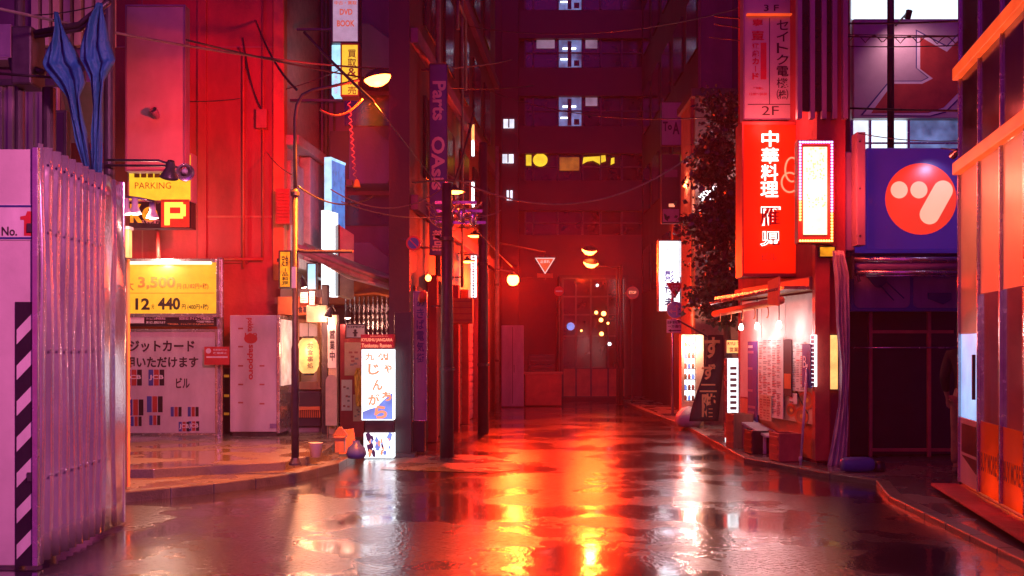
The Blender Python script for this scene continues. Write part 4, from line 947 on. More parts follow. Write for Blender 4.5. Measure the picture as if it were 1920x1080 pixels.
# ------------------------------------------------------------------ ramen sign stand, dark panels
Y = 14.5; x0,x1,z0,z1 = R(678,655,738,788,Y)
t = thing('ramen_sign_stand', 'glowing white ramen sign stand with orange brush letters on the road', 'sign', ((x0+x1)/2,Y,0))
mb = MB(); mb.box(x0,x1,Y,Y+.22,z0,z1); mb.build('panel', M['sign_white_lit'], t, bevel=.008)
a,b_,c,d = R(676,627,738,653,Y); mb = MB(); mb.box(a,b_,Y,Y+.22,c,d); mb.build('header', M['sign_red'], t, bevel=.006)
mb = MB(); a,b_,c,d = R(678,634,736,642,Y); mb.text('KYUSHU JANGARA',a,b_,c,d,Y-.004,0,bold=.02); a,b_,c,d = R(678,644,734,651.5,Y); mb.text('Tonkotsu Ramen',a,b_,c,d,Y-.004,0,bold=.02); a,b_,c,d = R(694,629,728,631.5,Y); mb.text('九州じゃんがらラーメン',a,b_,c,d,Y-.004,0); mb.build('lettering', M['orange_letter'], t)
mb = MB()
for s_,bx in (('九',(684,662,702,676)),('州',(708,662,728,676)),('じ',(690,682,712,703)),('ゃ',(720,682,735,700)),('ん',(698,711,718,732)),('が',(690,738,712,760)),('ら',(702,760,726,785)),('ぁ',(716,734,734,752))):
    a,b_,c,d = R(*bx,Y); mb.text(s_,a,b_,c,d,Y-.006,0,bold=.045)
xa,xb,za,zb = R(680,736,736,786,Y); mb.add([(xa,Y-.003,za),(xb,Y-.003,za),(xb,Y-.003,zb),(xb-.12,Y-.003,zb-.1),(xb-.22,Y-.003,zb-.2),(xa+.1,Y-.003,za+.14),(xa,Y-.003,za+.1)], [tuple(range(7))], 1)
mb.build('brush_writing', [M['orange_letter'],M['panel_blue']], t)
xa,xb,za,zb = R(682,812,738,860,Y); mb = MB(); mb.box(xa,xb,Y,Y+.22,.02,zb); lp = mb.build('lower_panel', M['sign_white_lit'], t, bevel=.008)
mb = MB(); rg = random.Random(11)
for k in range(26):
    u,v,s_ = rg.random(), rg.random(), rg.uniform(.015,.05); cx, cz = xa+.05+(xb-xa-.1)*u, .07+(zb-.12)*v
    mb.add([(cx+s_*math.cos(q*1.2566+k)*(1 if q%2 else .5), Y-.003-k*.00008, cz+s_*1.5*math.sin(q*1.2566+k)) for q in range(5)], [(0,1,2,3,4)], k%3)
mb.build('picture', [M['panel_blue'],M['orange_letter'],M['blue_paint']], lp)
mb = MB(); mb.box(x0+.04,x1-.0,Y+.05,Y+.17,zb,z0); mb.build('leg', M['black_board'], t)
Y = 14.9; x0,x1,z0,z1 = R(739,585,772,858,Y)
t = thing('standing_screen', 'tall unlit black screen right of the glowing sign stand', 'panel', ((x0+x1)/2,Y,0))
mb = MB(); mb.box(x0,x1,Y,Y+.12,.02,z1); mb.build('panel', M['black_board'], t, bevel=.01); mb = MB(); mb.box(x0-.05,x1+.05,Y-.1,Y+.25,.0,.05); mb.build('foot', M['steel_dark'], t)
Y = 15.3; x0,x1,z0,z1 = R(776,548,799,788,Y)
t = board('vertical_banner_sign', 'faded purple vertical sign with dark characters beside the black panel', 'sign', (776,548,799,788), Y, .1, 'purple_sheet', 'aluminium', 3, [('あきば電気街',(781,556,795,682),0,{'col':1})], ['navy_ink'])
mb = MB(); mb.box(x0-.2,x1-.02,Y+.0,Y+.2,.02,z0-.02); mb.build('base', M['black_board'], t, bevel=.01)
mb = MB(); q = P(792,556,15.2); mb.lathe([(0,.1),(.05,.06),(.06,0),(.05,-.06),(0,-.1)], q, (.4,0,1), 0, 12); mb.build('red_cover', M['red_paint'], t, smooth=True)
# ------------------------------------------------------------------ poles
def upole(px, base_py, r, h, name, label, cat='pole', m='pole_paint', group=None, rungs=False):
    Y = 1.5*F/(base_py-H); q = P(px,base_py,Y); t = thing(name, label, cat, (q.x,Y,0), group)
    mb = MB(); mb.tube([(q.x,Y,0),(q.x,Y,h*.5),(q.x,Y,h)], [r,r*.9,r*.72], n=16); mb.build('shaft', M[m], t, smooth=True)
    for zz in (1.2, 3.0):
        mb = MB(); mb.lathe([(r*.99,0),(r*1.07,.005),(r*1.07,.05),(r*.99,.055)], (q.x,Y,zz), n=16); mb.build('band', M['steel_dark'], t)
    if rungs:
        mb = MB()
        for k in range(3): zz = 2.1+k*.4; sx = 1 if k%2 else -1; mb.tube([(q.x,Y,zz),(q.x+sx*(r+.12),Y,zz)], .009, n=6)
        mb.build('step_bolt', M['steel_dark'], t)
    return t, Vector((q.x,Y,0))
p1,b1 = upole(838,858,.095,3.8,'utility_pole','thick dark utility pole nearest on the left of the lane','pole','pole_paint','utility poles along the lane',True)
p2,b2 = upole(906,812,.10,5.2,'utility_pole','slimmer utility pole past the red sign box','pole','pole_paint','utility poles along the lane')
p3,b3 = upole(932,774,.055,6.3,'utility_pole','thin orange lit pole under the bright red lamp','pole','pole_concrete','utility poles along the lane')
q = P(1670,100,15.6); t = thing('roof_pole', 'thin black pole rising in front of the arrow billboard', 'pole', (q.x,15.6,4.1))
mb = MB(); mb.tube([(q.x,15.6,4.1),(q.x,15.6,9)], .05, n=14); mb.build('shaft', M['pole_paint'], t, smooth=True)
mb = MB(); mb.box(q.x-.12,q.x+.12,15.48,15.72,4.1,4.13); mb.build('foot_plate', M['steel_dark'], t)
# wires knot, crossarms and small lamps on the first pole
mb = MB(); q = P(838,400,15)
for dz,l in ((0,.5),(.12,.42),(-.16,.55)): mb.box(q.x-.16,q.x+l,14.9,14.96,q.z+dz,q.z+dz+.04)
mb.box(q.x-.02,q.x+.02,14.88,15.0,q.z+.1,q.z+.42); mb.build('crossarm', M['galvanised'], p1)
rg = random.Random(4); mb = MB()
for k in range(26):
    a = q+Vector((rg.uniform(-.3,.2),rg.uniform(-.15,.1),rg.uniform(-.12,.15))); b_ = a+Vector((rg.uniform(.15,.6),rg.uniform(-.1,.1),rg.uniform(-.12,.1)))
    mb.tube(catenary(a,b_,rg.uniform(.02,.14),8), rg.uniform(.005,.012), n=5)
mb.build('wire_tangle', M['pole_concrete'], p1)
for k in range(3):
    mb = MB(); c = q+Vector((.05+k*.16,-.1,.02-.05*k)); mb.lathe([(.0,.09),(.05,.08),(.06,0),(.05,-.1),(0,-.11)], c, (0,0,1), 0, 12); mb.build('insulator', M['galvanised'], p1, smooth=True)
def saucer(px,py,Y,lb,pw=0,grp='saucer lamps over the lane',to=None,m='lamp_orange'):
    h = P(px,py,Y); t = thing('saucer_lamp', lb, 'lamp', h, grp)
    mb = MB(); mb.lathe([(.02,.09),(.04,.05),(.14,.0),(.16,-.015),(.15,-.015)], h, (0,0,1), 0, 20); mb.build('shade', M['steel_dark'], t, smooth=True)
    mb = MB(); mb.lathe([(0,-.045),(.07,-.04),(.12,-.02),(.13,-.01)], h, (0,0,1), 0, 16); mb.build('bulb', M[m], t, smooth=True)
    mb = MB(); e = to or Vector((h.x-.6,Y,h.z+.12)); mb.tube([h+Vector((0,0,.08)), h+Vector((0,0,.16)), e], .012); mb.build('arm', M['steel_dark'], t, smooth=True)
    if pw: lamp(t, h+Vector((0,0,-.13)), pw*.6, (1,.06,.008), .08)
saucer(852,358,15.1,'glowing saucer lamp above the knot of wires',90)
saucer(890,441,20,'saucer lamp hanging beside the slim utility pole',60)
saucer(876,489,21,'lowest saucer lamp near the white strip signs',50)
h = P(803,521,15.4); t = thing('wall_lamp', 'small bare orange wall lamp beside the purple vertical sign', 'lamp', h)
mb = MB(); mb.lathe([(0,.05),(.035,.03),(.045,0),(.03,-.04),(0,-.05)], h, (0,0,1), 0, 12); mb.build('bulb', M['lamp_orange'], t, smooth=True)
mb = MB(); mb.lathe([(.02,.05),(.03,.08),(0,.1)], h, (0,0,1), 0, 10); mb.tube([h+Vector((0,0,.08)),h+Vector((-.02,.3,.1))], .012); mb.build('holder', M['steel_dark'], t)
lamp(t, h+Vector((.05,-.1,-.02)), 12, (1,.12,.03), .05)
h = P(962,525,24); t = thing('red_lamp', 'brilliant red orange lamp on the thin pole in mid lane', 'lamp', h)
mb = MB(); mb.lathe([(0,.15),(.08,.12),(.13,.05),(.13,-.04),(.08,-.11),(0,-.13)], h, (0,0,1), 0, 18); mb.build('bulb', M['lamp_red'], t, smooth=True)
mb = MB(); mb.lathe([(.02,.2),(.06,.14),(.11,.1)], h, (0,0,1), 0, 16); mb.tube([h+Vector((0,0,.18)),Vector((b3.x,h.y,h.z+.25)),Vector((b3.x,b3.y,h.z+.25))], .016); mb.build('bracket', M['steel_dark'], t)
lamp(t, h+Vector((0,-.2,-.05)), 3000, (1,.035,.004), .12, 'SPOT', aim=h+Vector((0,-3,-1.1)), spot=130, blend=.7)
lamp(t, h+Vector((0,-.2,-.05)), 130, (1,.03,.004), .12)
# street lamp at the left corner
t = thing('street_lamp', 'tall dark street lamp pole with curved neck at the left corner', 'street lamp', (-2.44,12,.2))
px_ = -2.44
mb = MB(); mb.tube([(px_,12,.2),(px_,12,1.5),(px_,12,1.55),(px_,12,3.3)], [.043,.043,.034,.03], n=14)
mb.tube([(px_,12,3.25),(px_,12,4.1),(px_+.02,12,4.25),(px_+.08,12,4.36),(px_+.2,12,4.42),(px_+.42,12,4.46),(-1.72,12,4.53)], [.022,.02,.02,.02,.018,.016,.016], n=10)
mb.build('pole', M['pole_paint'], t, smooth=True)
mb = MB(); mb.lathe([(.07,0),(.07,.02),(.05,.06),(.043,.08)], (px_,12,.2), n=14); mb.lathe([(.035,0),(.05,.01),(.05,.05),(.035,.06)], (px_,12,3.22), n=14); mb.tube([(px_,12,2.62),(px_+.1,12,2.6),(px_+.65,12,2.6)], [.02,.02,.018], n=8); mb.build('collar', M['steel_dark'], t)
h = P(708,150,12)
mb = MB(); mb.lathe([(.03,.10),(.08,.085),(.14,.045),(.165,.0),(.16,-.005)], h+Vector((0,0,.02)), (-.22,0,1), 0, 24); mb.build('shade', M['steel_dark'], t, smooth=True)
mb = MB(); mb.lathe([(0,-.085),(.06,-.075),(.11,-.05),(.145,-.012),(.15,.01)], h+Vector((0,0,.015)), (-.22,0,1), 0, 24); mb.build('globe', M['lamp_orange'], t, smooth=True)
lamp(t, h+Vector((-.02,.02,-.16)), 2100, (1,.02,.02), .1, 'SPOT', aim=h+Vector((-2.95,5,-.2)), spot=60, blend=1)
lamp(t, h+Vector((.0,.0,-.17)), 5200, (1,.22,.015), .1, 'SPOT', aim=h+Vector((-1.5,-.1,-4)), spot=84, blend=.7)
lamp(t, h+Vector((.02,-.02,-.2)), 150, (1,.05,.012), .1)
mb = MB(); a,b_,c,d = R(545,500,553,540,11.95); mb.box(px_-.03,px_+.02,11.955,11.975,c,d); mb.build('sticker', M['paper'], t)
# added fill lamp out of view, built like a street lamp, lights the hoarding
t = thing('street_lamp', 'added unseen pink fill lamp on our own side of the crossing', 'street lamp', (2.6,1.2,0))
mb = MB(); mb.tube([(2.6,1.2,0),(2.6,1.2,4.6),(2.5,1.25,4.9),(2.0,1.5,5.0),(1.6,1.7,5.0)], [.05,.035,.03,.025,.025], n=12); mb.build('pole', M['pole_paint'], t, smooth=True)
mb = MB(); mb.lathe([(.03,.10),(.14,.045),(.165,.0),(.16,-.005)], (1.45,1.78,5.0), (0,0,1), 0, 20); mb.build('shade', M['steel_dark'], t, smooth=True)
mb = MB(); mb.lathe([(0,-.085),(.11,-.05),(.15,.01)], (1.45,1.78,5.0), (0,0,1), 0, 20); mb.build('globe', M['lamp_red'], t, smooth=True)
lamp(t, (1.45,1.78,4.8), 4200, (1,.3,.62), .35, 'SPOT', aim=(-3.6,9.0,1.9), spot=52, blend=.9)
# ------------------------------------------------------------------ signs over the left side
def proj(name, label, box, Y, dep, face, texts=(), inks=(), frame='steel_dark', to=None, group=None, cat='sign', fw=5):
    t = board(name, label, cat, box, Y, dep, face, frame, fw, texts, inks, group)
    x0,x1,z0,z1 = R(*box, Y)
    if to is not None:
        mb = MB()
        for zz in (z0+(z1-z0)*.2, z0+(z1-z0)*.8): mb.box(min(to,x0)-.0, max(to,x1), Y+dep*.4, Y+dep*.6, zz-.015, zz+.015) if abs(to-x0) > .01 else None
        if mb.v: mb.build('bracket', M['steel_dark'], t)
    return t
proj('shop_sign', 'pale vertical shop sign with added glow reading DVD and BOOK above the street lamp', (624,-60,671,78), 17.2, .3, 'box_added_glow',
  [('中古・買取',(627,2,669,9),0,{'bold':.02}),('DVD',(637,17,661,28),0,{'bold':.03}),('BOOK',(632,38,665,50),0,{'bold':.03})], ['red_added_glow'], to=-3.5)
t = proj('shop_sign', 'blue and yellow lit purchase sign behind the street lamp head', (641,84,671,178), 17.2, .3, 'sign_yellow_lit',
  [('買取&販売',(652,92,668,178),0,{'col':1,'bold':.015})], ['ochre_ink'], 'orange_paint')
x0,x1,z0,z1 = R(622,84,640,178,17.2); mb = MB(); mb.box(x0,x1,17.2,17.5,z0,z1); mb.build('side_panel', M['sign_cool_lit'], t, bevel=.006)
a,b_,c,d = R(627,120,633,176,17.2); mb = MB(); mb.text('VIDEO AUDIO',a,b_,c,d,17.195,0,rot=90); mb.build('side_lettering', M['white_ink'], t)
mb = MB(); mb.box(-3.6,x1,17.3,17.36,z0-.08,z0-.04); mb.build('bracket', M['steel_dark'], t)
# angled blue sign and its neighbours on the side street face
TS, LS = frame_to(-2.99,17.6,-2.78,18.4)
t = thing('blue_sign', 'deep blue lit sign slanting away below the chained lamp', 'sign', (-2.9,18,3.4))
xa,za = on(TS,621,440); xb,zb = on(TS,647,310); mb = MB(TS); mb.box(xa,xb,0,.1,za,zb); mb.build('panel', M['sign_blue_lit'], t, bevel=.006)
mb = MB(TS); mb.box(xa,xb,-.01,.11,zb,zb+.04); mb.box(xa-.03,xa,-.01,.11,za,zb+.04); mb.build('frame', M['sign_cool_lit'], t)
t = thing('bright_strip_sign', 'tall blue white glowing strip sign with dark scribble', 'sign', (-2.9,17.4,2.4))
TS2,_ = frame_to(-2.96,17.0,-2.82,17.5)
xa,za = on(TS2,613,555); xb,zb = on(TS2,634,400); xm = xa+(xb-xa)*.32; mb = MB(TS2); mb.box(xa,xb,0,.1,za,zb); mb.build('panel', M['sign_white_lit'], t, bevel=.006)
mb = MB(TS2); zq = zb
rg = random.Random(2)
while zq > za+.1:
    mb.tube([(xa+.02,-.004,zq-.02),(xm-.0,-.004,zq-.07),(xa+.03,-.004,zq-.1)], .006, n=4); zq -= .09
mb.box(xm+.05,xm+.062,-.005,-.002,za,zb); mb.box(xa,xb,-.008,-.002,(za+zb)/2-.18,(za+zb)/2-.12); mb.build('scribble', M['navy_ink'], t)
t = thing('pale_board', 'pale orange lit blank board beside the glowing strip sign', 'board', (-2.6,17.3,2.3))
TS3,_ = frame_to(-2.76,17.2,-2.55,17.3); xa,za = on(TS3,637,560); xb,zb = on(TS3,664,440); mb = MB(TS3); mb.prism([(xa,za+.06),(xb,za),(xb,zb),(xa,zb+.14)],0,.3); mb.build('panel', M['stucco_cream'], t, bevel=.01)
mb = MB(TS3); mb.box(xa-.03,xa,-.01,.3,za+.05,zb+.15); mb.build('edge_strip', M['steel_dark'], t)
# vertical banners and strips of the lane
x = -1.16
t = proj('parts_banner', 'tall faded blue vertical banner with pale rotated lettering', (806,120,838,478), 16.6, .06, 'banner_blue',
  [('Parts',(811,152,836,226),0,{'rot':-90,'bold':.03}),('OAsis',(809,256,834,356),0,{'rot':-90,'bold':.03}),('部品',(811,430,833,472),0,{'col':1,'bold':.03})], ['board_pink'], 'steel_dark', fw=2)
mb = MB(); x0,x1,z0,z1 = R(806,120,838,478,16.6); 
for zz in (z0+.1,z1-.1): mb.box(x0-.25,x0,16.62,16.65,zz,zz+.03)
mb.build('bracket', M['steel_dark'], t)
x0,x1,z0,z1 = R(848,559,886,606,19)
t = thing('red_sign_box', 'red lit slatted sign box hanging over the lane pillars', 'sign', ((x0+x1)/2,19,z0))
mb = MB(); mb.box(x0,x1,19,19.5,z0,z1); mb.build('panel', M['orange_paint'], t, bevel=.006); mb = MB()
for k in range(4): zz = z0+(z1-z0)*(k+.5)/4; mb.box(x0+.01,x1-.01,18.99,18.998,zz-.008,zz+.008)
mb.build('slat_line', M['red_paint'], t); mb = MB(); mb.box(x0-.2,x0,19.2,19.25,z0+.1,z1-.1); mb.build('bracket', M['steel_dark'], t)
lampz = P(866,545,18.6)
for k,(bx,Y,lb,cells) in enumerate((((883,478,893,558),21.5,'white lit strip sign, the wider of two in the lane',3),((901,480,906,557),23.5,'thin white lit strip sign past the slim pole',3),((884,232,889,292),21.5,'small orange and white lit strip high over the lane',2),((884,340,889,388),21.5,'short white lit strip midway above the saucer lamps',2))):
    x0,x1,z0,z1 = R(*bx,Y); t = thing('strip_sign', lb, 'sign', ((x0+x1)/2,Y,z0), 'lit strip signs of the lane')
    for i in range(cells):
        za = z0+(z1-z0)*i/cells+.015; zb = z0+(z1-z0)*(i+1)/cells-.015
        mb = MB(); mb.box(x0,x1,Y,Y+.2,za,zb); mb.build('panel', M['paper_lit' if (k == 2 and i) else 'sign_white_lit'], t)
        if k == 0:
            mb = MB(); rg = random.Random(i)
            for j in range(4): zz = za+(zb-za)*(j+.5)/4; mb.box(x0+.02,x1-.02-rg.random()*.03,Y-.004,Y-.001,zz-.012,zz+.012); mb.box(x0+.04,x0+.055,Y-.004,Y-.001,zz-.05,zz+.05)
            mb.build('lettering', M['navy_ink'], t)
    mb = MB(); mb.box(x0-.02,x1+.02,Y+.05,Y+.15,z0-.02,z0); mb.box(x0-.4,x1+.02,Y+.05,Y+.15,z1,z1+.03); mb.build('frame', M['steel_dark'], t)
# no parking disc
def disc_sign(name, label, px, py, Y, r, faces, arm=None, group=None):
    c = P(px,py,Y); t = thing(name, label, 'sign', c, group)
    mb = MB(); mb.lathe([(0,0),(r,0),(r,.015),(0,.015)], c, (0,1,0), 0, 32); mb.build('plate', M['aluminium'], t)
    mb = MB()
    for k,(rr,m) in enumerate(faces): mb.disc(c.x,c.z,r*rr,Y-.003-k*.002,k,36)
    mb.build('face', [M[m] for _,m in faces], t)
    if arm is not None:
        mb = MB(); mb.tube([c+Vector((0,.02,0)), arm], .014); mb.build('arm', M['galvanised'], t)
    return t, c
t,c = disc_sign('no_parking_sign', 'round blue no parking sign with red rim on a bracket', 775,456,15.2,.105,((1,'sign_red'),(.74,'sign_blue')), P(740,438,16))
mb = MB(); r=.075; mb.add([(c.x+r*math.cos(rad(a)), 15.189, c.z+r*math.sin(rad(a))) for a in (140,130,-40,-50)], [(0,1,2,3)]); mb.build('bar', M['sign_red'], t)
mb = MB(); mb.tube(catenary(P(733,436,16),c+Vector((-.03,-.01,.03)),.03,8), .008); mb.tube([P(752,428,16)+Vector((0,0,.06*math.sin(k))) + Vector((k*.01,0,0)) for k in range(8)], .006); mb.build('coil', M['galvanised'], t, smooth=True)
# chained lamp
t = thing('chained_lamp', 'small bell lamp at the end of a spiral hanging cord', 'lamp', P(668,344,13.5))
pts = [P(654,190,13.5).lerp(P(666,338,13.5), k/60)+Vector((.022*math.cos(k*1.3),.022*math.sin(k*1.3),0)) for k in range(61)]
mb = MB(); mb.tube(pts, .006, n=5); mb.build('spiral_cord', M['pole_concrete'], t)
mb = MB(); mb.lathe([(.015,.05),(.03,.03),(.045,-.03),(.05,-.05),(.04,-.05)], P(669,344,13.5), (0,0,1), 0, 12); mb.build('shade', M['yellow_cloth'], t, smooth=True)
mb = MB(); a = P(655,343,13.5); mb.box(a.x-.04,a.x+.04,13.48,13.56,a.z-.04,a.z+.04); mb.build('socket_box', M['steel_dark'], t, bevel=.006)
# ------------------------------------------------------------------ far and right signs
c = P(1022,494,27)
t = thing('hanging_stop_sign', 'red triangle stop sign with small plate hanging over the far lane', 'sign', c)
def tri(mb, cx, cz, r, y, m): mb.add([(cx-r,y,cz+r*.55),(cx,y,cz-r*1.05),(cx+r,y,cz+r*.55)], [(0,1,2)], m)
mb = MB(); mb.prism([(c.x-.26,c.z+.145),(c.x,c.z-.275),(c.x+.26,c.z+.145)], 27, 27.03); mb.build('plate', M['aluminium'], t)
mb = MB(); tri(mb,c.x,c.z,.26,26.997,0); tri(mb,c.x,c.z,.215,26.994,1); mb.text('止まれ',c.x-.12,c.x+.12,c.z+.01,c.z+.09,26.99,0,bold=.03); mb.build('face', [M['rim_added_glow'],M['red_added_glow']], t)
mb = MB(); mb.box(c.x-.2,c.x+.2,27,27.02,c.z-.36,c.z-.25); mb.build('sub_plate', M['orange_paint'], t)
mb = MB(); mb.tube([(c.x,27.05,c.z-.4),(c.x,27.05,c.z+.3),(b3.x,b3.y,c.z+.35)], .02); mb.build('arm', M['steel_dark'], t)
# two amber signal lamps on a pole
Y = 29; pl = thing('signal_pole', 'dark pole with arm carrying two glowing amber signal lamps', 'signal', (P(1164,748,Y).x,Y,0))
q = P(1164,748,Y)
mb = MB(); mb.tube([(q.x,Y,.02),(q.x,Y,P(0,498,Y).z)], [.07,.05], n=12); mb.tube([(q.x-.1,Y,.02),(q.x-.1,Y,P(0,502,Y).z)], .03, n=8); mb.build('post', M['pole_paint'], pl, smooth=True)
mb = MB(); mb.tube([(q.x,Y,P(0,502,Y).z),P(1120,500,Y),P(1110,494,Y)], .03); mb.build('arm', M['steel_dark'], pl, smooth=True)
for px,py in ((1105,468),(1108,492)):
    h = P(px,py,Y); mb = MB(); mb.lathe([(0,-.15),(.12,-.12),(.2,-.03),(.21,.02),(.1,.06)], h, (.1,-.45,1), 0, 18); sh = mb.build('lamp_head', M['lamp_orange'], pl, smooth=True)
    mb = MB(); mb.lathe([(.215,.02),(.12,.07),(.05,.09),(0,.09)], h, (.1,-.45,1), 0, 18); mb.build('hood', M['steel_dark'], sh, smooth=True)
    lamp(pl, h+Vector((0,-.2,-.12)), 1300, (1,.04,.004), .12, 'SPOT', aim=h+Vector((0,-3,-1.1)), spot=130, blend=.7)
    lamp(pl, h+Vector((0,-.22,-.12)), 35, (1,.035,.004), .12)
for px,py,lb,f in ((1048,546,'small round red sign with white bar at the far shopfront corner',((1,'sign_red'),)),(1186,549,'dim round red sign beside the signal pole',((1,'sign_red'),(.8,'shutter_red')))):
    t,c = disc_sign('round_sign', lb, px, py, 28.6, .17 if px > 1100 else .13, f, P(px-18 if px > 1100 else px-10, py+2, 28.9), 'round road signs at the far end')
    mb = MB()
    if px < 1100: mb.box(c.x-.09,c.x+.09,28.592,28.596,c.z-.02,c.z+.02); mb.build('bar', M['sign_white'], t)
    else: mb.text('STOP',c.x-.1,c.x+.1,c.z-.03,c.z+.05,28.59,0,bold=.02); mb.build('lettering', M['orange_letter'], t)
    mb = MB(); mb.tube([(c.x,28.7,.02),(c.x,28.7,c.z+.2)], .025); mb.build('post', M['steel_dark'], t)
# white vertical lightbox and sign post on the right
x0,x1,z0,z1 = R(1236,452,1274,583,25.5)
t = proj('white_lightbox', 'brilliant white vertical lightbox with black characters on the right', (1236,452,1274,583), 25.5, .3, 'sign_white_lit',
  [('くへ々',(1250,462,1260,496),1,{'col':1,'bold':0}),('影武者',(1246,506,1264,580),0,{'col':1,'bold':.03})], ['navy_ink','grey_ink'], 'aluminium', fw=3)
mb = MB(); mb.box(x1,4.02,25.62,25.7,z0+.3,z0+.36); mb.box(x1,4.02,25.62,25.7,z1-.36,z1-.3); mb.build('bracket', M['steel_dark'], t)
lamp(t, Vector(((x0+x1)/2,25.1,(z0+z1)/2)), 20, (.85,.92,1), .25)
Y = 24.0; xq = P(1261,770,Y).x
t = thing('sign_post', 'grey post with stop triangle, blue arrow disc and bicycle plate', 'sign', (xq,Y,.1))
mb = MB(); mb.tube([(xq,Y,.05),(xq,Y,P(0,528,Y).z)], .032, n=12); mb.build('post', M['galvanised'], t, smooth=True)
c = P(1266,543,Y-.06); mb = MB(); mb.prism([(c.x-.215,c.z+.16),(c.x,c.z-.2),(c.x+.215,c.z+.16)], Y-.06,Y-.04); sp = mb.build('stop_plate', M['sign_white'], t)
mb = MB(); mb.add([(c.x-.185,Y-.063,c.z+.14),(c.x,Y-.063,c.z-.165),(c.x+.185,Y-.063,c.z+.14)], [(0,1,2)], 0); mb.text('止まれ',c.x-.1,c.x+.1,c.z+.05,c.z+.11,Y-.067,1,bold=.02); mb.text('STOP',c.x-.07,c.x+.07,c.z-.03,c.z+.03,Y-.067,1,bold=.02); mb.build('face', [M['sign_red'],M['sign_white']], sp)
c = P(1266,581,Y-.06); mb = MB(); mb.lathe([(0,0),(.19,0),(.19,.02),(0,.02)], (c.x,Y-.06,c.z), (0,1,0), 0, 30); ap = mb.build('arrow_disc', M['sign_white'], t)
mb = MB(); mb.disc(c.x,c.z,.18,Y-.063,0); mb.box(c.x+.02,c.x+.05,Y-.067,Y-.065,c.z-.13,c.z+.1,1); mb.add([(c.x-.02,Y-.067,c.z+.06),(c.x+.09,Y-.067,c.z+.06),(c.x+.035,Y-.067,c.z+.14)],[(0,1,2)],1); mb.box(c.x-.1,c.x+.02,Y-.067,Y-.065,c.z-.05,c.z-.02,1); mb.add([(c.x-.07,Y-.067,c.z-.09),(c.x-.07,Y-.067,c.z+.02),(c.x-.14,Y-.067,c.z-.035)],[(0,1,2)],1); mb.build('face', [M['sign_blue_lightened'],M['sign_white']], ap)
xa,xb,za,zb = R(1250,599,1281,624,Y-.06); mb = MB(); mb.box(xa,xb,Y-.06,Y-.04,za,zb); bp_ = mb.build('bicycle_plate', M['sign_white'], t, bevel=.004)
mb = MB(); mb.text('自転車を除く',xa+.02,xb-.03,zb-.1,zb-.03,Y-.065,0,bold=.02); mb.text('一方通行',xa+.03,xb-.04,zb-.19,zb-.12,Y-.065,0,bold=.02); mb.box(xa+.08,xb-.03,Y-.065,Y-.063,za+.04,za+.06); mb.add([(xa+.03,Y-.066,za+.05),(xa+.1,Y-.066,za+.015),(xa+.1,Y-.066,za+.085)],[(0,1,2)]); mb.build('lettering', M['black_ink'], bp_)
# tall posters
t = proj('toa_poster', 'pale poster sign with letters ToA high on the lane building', (1241,192,1277,272), 25, .15, 'purple_steel', [('T',(1243,228,1252,246),0,{'bold':.03}),('o',(1252,234,1260,244),0,{'bold':.05}),('A',(1261,229,1274,252),0,{'bold':.03})], ['black_ink'], 'steel_dark', fw=2)
mb = MB(); mb.box(P(1277,0,25).x,4.02,25.05,25.1,6.4,6.45); mb.build('bracket', M['steel_dark'], t)
t = proj('picture_panel', 'dim picture panel below the lettered poster with a lit pale lower half', (1241,290,1275,418), 25, .15, 'black_board', [('',(1243,392,1273,416),0,{'bar':1}),('',(1254,382,1265,388),1,{'bar':1}),('',(1246,318,1270,332),2,{'bar':1})], ['purple_steel','orange_letter','purple_render'], 'steel_dark', fw=2)
mb = MB(); mb.box(P(1275,0,25).x,4.02,25.05,25.1,5.0,5.05); mb.build('bracket', M['steel_dark'], t)
h = P(1284,346,21.6); t = thing('bulkhead_lamp', 'small starry white orange lamp on the house corner behind the tree', 'lamp', h)
mb = MB(); mb.lathe([(0,-.06),(.05,-.03),(.055,.02),(.03,.06),(0,.07)], h, (0,0,1), 0, 14); mb.build('bulb', M['lamp_orange'], t, smooth=True)
mb = MB(); mb.tube([h+Vector((0,0,.06)),h+Vector((.05,.1,.1)),h+Vector((.2,.1,.1))], .014); mb.build('arm', M['steel_dark'], t)
lamp(t, h+Vector((0,-.1,-.02)), 60, (1,.3,.12), .05)
c = P(1330,362,20.3); t = thing('bird_light_sign', 'glowing white splash shaped sign on the plaster wall', 'sign', c)
pl_ = [(1310,368),(1318,360),(1330,355),(1336,349),(1347,351),(1339,358),(1338,366),(1333,374),(1327,380),(1330,371),(1320,376),(1313,377),(1318,371)]
mb = MB(); mb.prism([(P(a,0,20.3).x,P(0,b_,20.3).z) for a,b_ in pl_][::-1], 20.28,20.36); mb.build('panel', M['sign_white_lit'], t); mb = MB(); mb.box(c.x-.02,c.x+.02,20.36,20.5,c.z-.05,c.z+.05); mb.build('bracket', M['steel_dark'], t)
lamp(t, c+Vector((.1,-.35,0)), 45, (.9,.9,1), .15)
